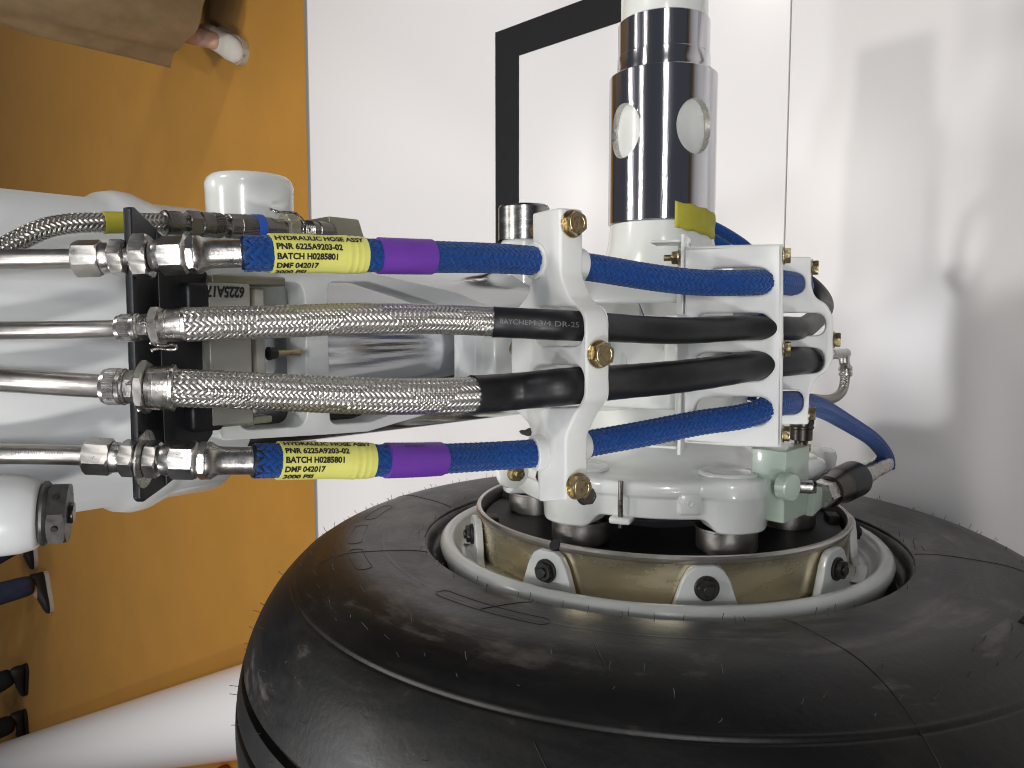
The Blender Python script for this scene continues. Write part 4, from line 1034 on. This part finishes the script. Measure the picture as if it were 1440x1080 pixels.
# support plate behind the middle clamp
v2 = pv(ZC2); n2 = ZC2[1]
A_, B_ = onc(960, 329, ZC2), onc(960, 640, ZC2); mid = (A_ + B_) / 2; wdt = np.linalg.norm(A_ - B_)
rotc = Matrix([list(a) for a in zip((1, 0, 0), v2, n2)]).to_3x3()
sup = thing('support_plate', 'thin white upright support plate with flanged ends behind the slotted clamp', 'bracket', mid)
def sbox(name, dx, dv, dn, size, bevel=.0008, extra=None):
    boxm(name, 'white', sup, mid + np.array([dx, 0, 0]) + v2 * dv + n2 * dn, size, rotc @ extra if extra is not None else rotc, bevel)
sbox('plate_body', 0, .0012, -.017, (wdt, .0024, .036), .0006)
for s in (-1, 1):
    sbox('end_flange', s * (wdt / 2 - .004), .014, -.020, (.0022, .024, .026))
    sbox('arm', s * .042, .045, -.045, (.020, .085, .012), .003)
sbox('rear_flange', 0, .0055, -.036, (wdt - .004, .009, .0022))
m3 = onc(1050, 480, ZC3)
boxm('rear_arm', 'white', sup, (.243, m3[1] + .02, m3[2] + .02), (.05, .012, .11), bevel=.002)
boxm('rear_foot', 'white', sup, (.243, m3[1] + .085, m3[2] - .03), (.05, .14, .012), bevel=.002)

# ------------------------------------------------------------------ sensor cable with connectors
LE = line([(-50, 385, -.088), (0, 353, -.088), (30, 336, -.09), (65, 321, -.092), (105, 314, -.094), (145, 313, -.095), (175, 313, -.095), (215, 313, -.094), (290, 316, -.092), (360, 320, -.09), (470, 326, -.086)])
se = thing('sensor_cable', 'thin braided cable with yellow sleeve and dark knurled connectors above the upper blue hose', 'cable', LE.pos(150))
rE = 14.5 * mpp(LE.pos(100))
tube('cable_core', 'braidcore', se, LE, -40, 232, rE * .80, n=80, ends=False)
braid('cable_braid', 'braid_dull', se, LE, -40, 232, rE * .97, rE * .90, N=10, pitch=2.7, amp=.07, steps=3, flat=.7)
sweep(MB(), LE, [(145, rE), (145.3, rE * 1.1), (177, rE * 1.08), (178, rE)], 40).build('yellow_sleeve', 'tape', se)
cn = lsweep(MB(), LE, [(228, 11), (230, 17), (233, 18), (235, 16.5), (247, 17), (253, 16.5), (253.5, 10.5), (262, 10.5), (262.5, 15)]).build('backshell', 'gun', se, angle=25)
mb = MB(); lhex(mb, LE, 262, 281, 18.5, .1); mb.build('connector_hex', 'gun', cn, angle=25)
lsweep(mb := MB(), LE, [(279, 16.5), (281, 17.5), (297, 17.5), (298, 15)]).build('connector_shell', 'gun', cn, angle=25)
knurl(mb := MB(), LE, 297, 311, 17.5, 40, .06); lsweep(mb, LE, [(310, 12), (321, 12)]); mb.build('knurled_ring', 'gun', cn, angle=25)
knurl(mb := MB(), LE, 319, 335, 17.5, 10, .05); knurl(mb, LE, 334, 357, 17.5, 46, .03); mb.build('coupling_ring', 'gun', cn, angle=25)
lsweep(mb := MB(), LE, [(356, 17), (356.5, 18.5), (367, 18.5), (367.5, 16)]).build('blue_band', 'bluering', cn)
th_ = [(367, 15.5), (381, 15), (381.5, 14)]
for t in np.arange(412, 436, 2.4): th_ += [(t, 13), (t + 1.2, 14.2)]
lsweep(mb := MB(), LE, th_ + [(437, 12.5), (444, 12.5), (445, 13.5), (462, 13)]).build('receptacle', 'gun', cn, angle=25)
knurl(mb := MB(), LE, 398, 412, 22, 8, .12); jr = mb.build('jam_nut', 'olive', cn, angle=25)
P = LE.pos(400); k = mpp(P); ux = np.array([1., 0, 0]); uz = np.array([0, 0, -1.]); yy = np.array([0, -1., 0])
wb = MB(); twist(wb, [P + ux * 26 * k - uz * 22 * k, P + ux * 22 * k - uz * 16 * k + yy * .004, P + ux * 21 * k - uz * 5 * k + yy * .008, P + ux * 20 * k + uz * 8 * k + yy * .008, P + ux * 8 * k + uz * 14 * k + yy * .012, P - ux * 6 * k + uz * 14 * k + yy * .012], .00045, .002); wb.build('locking_wire', 'gun', jr)
P = ony(484, 326, -.082); k = mpp(P)
def tp(bm):
    for v in bm.verts:
        if v.co.z < 0 and v.co.x > 0: v.co.z += 10 * k * 1.3
boxm('block', 'olive', se, P + np.array([0, .01, 0]), (36 * k, .03, 54 * k * 1.15), None, .0012, 3, tp)

# ------------------------------------------------------------------ green valve block, its fittings and hose tail
YV = -.190
vl = thing('valve_block', 'pale green painted valve block under the clamps at the edge of the brake', 'valve', ony(1128, 670, YV))
a, b = ony(1104, 636, YV), ony(1137, 722, YV); k = mpp((a + b) / 2)
xh, xl = a[0], b[0]; zc = (ony(1104, 680, YV)[2] + ony(1137, 680, YV)[2]) / 2; zw = abs(ony(1104, 680, YV)[2] - ony(1137, 680, YV)[2])
boxm('valve_body', 'green', vl, ((xh + xl) / 2, YV + .018, zc), (xh - xl, .036, zw), bevel=.0012)
def tw(bm):
    for v in bm.verts:
        if v.co.z < 0: v.co.x *= .55; v.co.x -= .0
wz = ony(1138, 700, YV)[2]; wz2 = ony(1158, 700, YV - .004)[2]
boxm('valve_wedge', 'green', vl, (ony(1146, 700, YV)[0], YV + .012, (wz + wz2) / 2), (46 * k, .034, abs(wz - wz2) + .004), bevel=.001, taper=tw)
P = ony(1106, 684, YV - .001); lathe(MB(), [(0, .0140), (.010, .0140), (.0115, .0128), (.0115, 0)], P + np.array([0, .004, 0]), (0, -1, .15), 40).build('side_boss', 'green', vl)
P = ony(1123, 684, YV - .006); sc_ = MB(); cyl(sc_, P, P + np.array([0, -.012, -.006]), .0066, 24); so = sc_.build('plug', 'steel', vl)
gold_bolt('plug_head', so, P + np.array([0, -.011, -.0055]), (0, -1, -.5), .0068, .004, False, .3, False, 'gun')
# upright connector on top of the block
P = ony(1126, 634, YV + .012); ct = ony(1127, 572, YV + .012)
cc = thing('valve_connector', 'dark round electrical connector with brass nut standing on the green valve', 'connector', P)
hgt = ct[0] - P[0]; k = mpp(P)
mb = MB(); lathe(mb, [(-.002, 9 * k), (hgt * .28, 9 * k)], P, (1, 0, 0), 32); mb.build('stem', 'gundark', cc)
mb = MB(); hexnut(mb, P, (1, 0, 0), 13.5 * k, hgt * .17, .4); mb.build('brass_nut', 'gold', cc, angle=25)
lathe(mb := MB(), [(hgt * .24, 12 * k), (hgt * .26, 15 * k), (hgt * .5, 15 * k), (hgt * .52, 16.5 * k), (hgt * .56, 16.5 * k), (hgt * .58, 15.5 * k), (hgt * .64, 16.5 * k), (hgt * .95, 16.5 * k), (hgt, 13 * k), (hgt * 1.25, 12 * k)], P, (1, 0, 0), 48).build('shell', 'gundark', cc, angle=30)
# hose tail fitting between the blue hose and the wedge
LF = Path([ony(1152, 697, YV - .002), ony(1183, 682, YV - .001), ony(1212, 668, -.191), ony(1231, 658, -.192), ony(1243, 651, -.192)], [1152, 1183, 1212, 1231, 1246])
ft = thing('hose_fitting', 'slanted chrome and black screw coupling joining the blue hose to the green valve', 'fitting', LF.pos(1190))
mb = MB(); lhex(mb, LF, 1150, 1163, 20, .2); mb.build('end_hex', 'steel', ft, angle=25)
lsweep(mb := MB(), LF, [(1162, 19), (1164, 22), (1178, 23), (1180, 25)], 48).build('dark_nut', 'gundark', ft, angle=25)
lsweep(mb := MB(), LF, [(1180, 24.5), (1181, 25.5), (1201, 25.5), (1203, 23)], 48).build('grip_ring', 'black_metal', ft, angle=25)
lsweep(mb := MB(), LF, [(1202, 20), (1204, 20), (1206, 17), (1210, 17.5), (1211, 15), (1222, 14.5), (1230, 12), (1233, 13.5), (1238, 13.5), (1240, 12), (1242, 13.5), (1246, 13.5)], 48).build('chrome_tail', 'steel', ft, angle=25)

# thin braided lead with elbow
LG = Path([ony(1140, 560, -.225), ony(1155, 562, -.225), ony(1172, 560, -.225), ony(1184, 550, -.225), ony(1188, 536, -.225), ony(1189, 520, -.225), ony(1187, 508, -.226)], [0, 1, 2, 3, 4, 5, 6])
ld = thing('elbow_lead', 'thin braided lead with right angle steel elbow at the rear of the clamps', 'cable', LG.pos(3))
rg = 6.2 * mpp(LG.pos(3))
tube('lead_core', 'braidcore', ld, LG, 0, 4.6, rg * .9, n=60, ends=False)
braid('lead_braid', 'braid_dull', ld, LG, 0, 4.6, rg, rg, N=8, pitch=2.6, amp=.08, steps=3, flat=.7)
el = sweep(MB(), LG, [(4.4, rg), (4.5, rg * 1.5), (4.75, rg * 1.5), (4.8, rg * 1.2), (4.9, rg * 1.2), (4.95, rg * 1.5), (5.2, rg * 1.5), (5.25, rg * 1.15), (6, rg * 1.1)], 32).build('elbow_nut', 'steel', ld, angle=30)
cyl(mb := MB(), ony(1190, 497, -.226), ony(1168, 498, -.226), rg * 1.15, 24); cyl(mb, ony(1187, 493, -.226), ony(1187, 510, -.226), rg * 1.15, 24); mb.build('elbow', 'steel', ld)

# two blue lines looping behind the axle
for i, pts in enumerate(([(985, 312), (1008, 322), (1034, 337), (1058, 358), (1080, 383), (1098, 412)], [(985, 330), (1005, 339), (1022, 350), (1040, 369), (1058, 392), (1075, 420)])):
    pp_ = [ony(px, py, .02 - .012 * q - .02 * i) for q, (px, py) in enumerate(pts)]
    LH = Path([np.array([pp_[0][0] + .03, .045 - .02 * i, HAX - .03])] + pp_ + [np.array([.165, -.055 + .02 * i, HAX - .125]), np.array([.095, -.075 + .03 * i, HAX - .12])])
    t = thing('rear_hose', ('outer' if i == 0 else 'inner') + ' blue hose of the two curving behind the yellow tape', 'hose', LH.pos(2), 'blue hoses behind the axle')
    r0 = .0075; tube('hose_core', 'bluecore', t, LH, 0, 8 - 1, r0 * .92, n=60, ends=False)
    braid('hose_braid', 'blue', t, LH, 0, 7, r0, r0, N=12, pitch=3.5, amp=.04, steps=2, flat=.9, wid=1.02)

# ------------------------------------------------------------------ people on the carpet
def skin_mesh(name, verts, edges, radii, material, parent, sub=2):
    me = bpy.data.meshes.new(name); me.from_pydata([tuple(v) for v in verts], edges, [])
    o = bpy.data.objects.new(name, me); COL.objects.link(o)
    md = o.modifiers.new('skin', 'SKIN'); md.use_smooth_shade = True
    for v, r in zip(me.skin_vertices[0].data, radii): v.radius = (r, r) if not hasattr(r, '__len__') else r
    me.skin_vertices[0].data[0].use_root = True
    sb = o.modifiers.new('sub', 'SUBSURF'); sb.levels = sub; sb.render_levels = sub
    me2 = bpy.data.meshes.new_from_object(o.evaluated_get(bpy.context.evaluated_depsgraph_get()))
    bpy.data.objects.remove(o); me2.name = name
    return link(name, me2, material, parent, angle=180)
def shoe(parent, P, yaw, material, sole, L=.27):
    prof = [(-.5, .10, .30), (-.42, .30, .36), (-.2, .34, .34), (0, .33, .28), (.2, .38, .20), (.38, .34, .14), (.48, .18, .09), (.5, .04, .05)]
    vs = []; fs = []; n = 20
    for t, wd, h in prof:
        for k in range(n):
            a = 2 * math.pi * k / n; vs.append((wd * .5 * math.cos(a) * L * .95, t * L, max(.0, h * L * (.5 + .5 * math.sin(a))) + .012))
    fs = [(i * n + k, i * n + (k + 1) % n, (i + 1) * n + (k + 1) % n, (i + 1) * n + k) for i in range(len(prof) - 1) for k in range(n)] + [tuple(range(n)), tuple((len(prof) - 1) * n + k for k in range(n))[::-1]]
    mt = Matrix.Translation(Vector(map(float, P))) @ Matrix.Rotation(yaw, 4, 'Z')
    o = MB().add([mt @ Vector(v) for v in vs], fs).build('shoe', material, parent, angle=60)
    out_ = [(wd * .5 * L * 1.0, t * L) for t, wd, h in prof]; pl = out_ + [(-x, y) for x, y in out_[::-1]]
    n2 = len(pl); v2 = [mt @ Vector((x, y, z)) for z in (.0, .02) for x, y in pl]
    MB().add(v2, [tuple(range(n2))[::-1], tuple(range(n2, 2 * n2))] + [(k, (k + 1) % n2, n2 + (k + 1) % n2, n2 + k) for k in range(n2)]).build('sole', sole, o)
def person(label, feet, yaw, legmat, topmat, shoemat, sole, robe=False, h=1.72, shoe_len=.27):
    F = [np.array(f, float) for f in feet]; c = (F[0] + F[1]) / 2; c[2] = PZ
    t = thing('person', label, 'person', c, 'people walking on the carpet')
    k = h / 1.72; fw = np.array([-math.sin(yaw), math.cos(yaw), 0]); rt = np.array([fw[1], -fw[0], 0])
    def W(r, f, z): return c + rt * r * k + fw * f * k + np.array([0, 0, z * k])
    hip, chest, neck, head = W(0, 0, .95), W(0, .0, 1.28), W(0, .0, 1.47), W(0, .02, 1.60)
    V = [hip, W(0, 0, 1.12), chest, W(0, 0, 1.40), neck, W(0, .01, 1.53), head, W(0, .01, 1.68)]; rd = [(.15, .11), (.14, .10), (.17, .11), (.15, .09), .055, .06, (.075, .09), (.055, .065)]
    E_ = [(i, i + 1) for i in range(7)]
    for s in (-1, 1):
        b = len(V); V += [W(.19 * s, 0, 1.40), W(.25 * s, -.01, 1.14), W(.26 * s, .05, .90), W(.26 * s, .09, .80)]; rd += [.06, .047, .036, (.02, .04)]; E_ += [(3, b), (b, b + 1), (b + 1, b + 2), (b + 2, b + 3)]
    for s, f in zip((-1, 1), F):
        b = len(V); kn = (hip + f) / 2 + rt * .06 * s * k + fw * .03; kn[2] = PZ + .50 * k
        V += [W(.09 * s, 0, .88), kn, f + np.array([0, 0, .10]) - fw * .07, f + np.array([0, 0, .05]) + fw * .03]; rd += [.085, .055, .036, .03]; E_ += [(0, b), (b, b + 1), (b + 1, b + 2), (b + 2, b + 3)]
    skin_mesh('body', V, E_, rd, 'skin', t)
    # clothes
    for s, f in zip((-1, 1), F):
        kn = (hip + f) / 2 + rt * .06 * s * k + fw * .03; kn[2] = PZ + .50 * k
        an = f + np.array([0, 0, .075 if not robe else .16]) - fw * .07
        skin_mesh('trouser_leg', [W(.08 * s, 0, .93), W(.09 * s, 0, .80), kn, an * .6 + kn * .4, an], [(0, 1), (1, 2), (2, 3), (3, 4)], [.115, .11, .085, .075, .07], legmat if not robe else 'sock', t)
        shoe(t, f, yaw + .18 * -s, shoemat, sole, shoe_len)
    skin_mesh('jacket', [W(0, 0, .84), W(0, 0, 1.10), W(0, 0, 1.28), W(0, 0, 1.41), W(0, 0, 1.45)] + [W(x * s, y, z) for s in (-1, 1) for x, y, z in ((.19, 0, 1.40), (.25, -.01, 1.14), (.26, .05, .92))],
              [(0, 1), (1, 2), (2, 3), (3, 4), (3, 5), (5, 6), (6, 7), (3, 8), (8, 9), (9, 10)], [(.20, .15), (.185, .135), (.2, .135), (.16, .11), .08, .08, .07, .055, .08, .07, .055], topmat, t)
    skin_mesh('hair', [W(0, -.03, 1.62), W(0, -.01, 1.70), W(0, .02, 1.715)], [(0, 1), (1, 2)], [(.085, .085), (.08, .085), (.06, .05)], 'hair', t)
    if robe:
        n = 96; vs = []; zs = [(.17, .275, .22), (.30, .275, .22), (.6, .28, .22), (.9, .25, .19), (1.15, .24, .17), (1.34, .23, .15), (1.43, .12, .09)]
        for z, a_, b_ in zs:
            for q in range(n):
                x = 2 * math.pi * q / n; fo = 1 + (.05 * math.sin(7 * x + 1) + .03 * math.sin(13 * x)) * max(0, (1.2 - z))
                vs.append(W(a_ * math.cos(x) * fo, b_ * math.sin(x) * fo, z + (.02 * math.sin(3 * x) if z < .25 else 0)))
        MB().add(vs, [(i * n + q, i * n + (q + 1) % n, (i + 1) * n + (q + 1) % n, (i + 1) * n + q) for i in range(len(zs) - 1) for q in range(n)]).build('long_coat', topmat, t, angle=80)
    return t
f1 = onz(318, 62, PZ + .03); f1[2] = PZ
person('person in a long khaki coat and one pale shoe in view, upper left', [f1 + np.array([.40, .14, 0]), f1], R(160), 'khaki', 'khaki', 'shoewhite', 'shoewhite', True, shoe_len=.25)
f2 = onz(70, 832, PZ); f2[2] = PZ; f2b = onz(50, 772, PZ); f2b[2] = PZ
person('person in blue jeans and black shoes with pale soles, lower left', [f2, f2b], R(100), 'denim', 'greycloth', 'shoeblack', 'shoewhite')
f3 = onz(38, 955, PZ); f3[2] = PZ; f3b = onz(38, 1022, PZ); f3b[2] = PZ
person('person in black trousers and black shoes, lowest at the left edge', [f3b, f3], R(80), 'blackcloth', 'blackcloth', 'shoeblack', 'shoeblack')
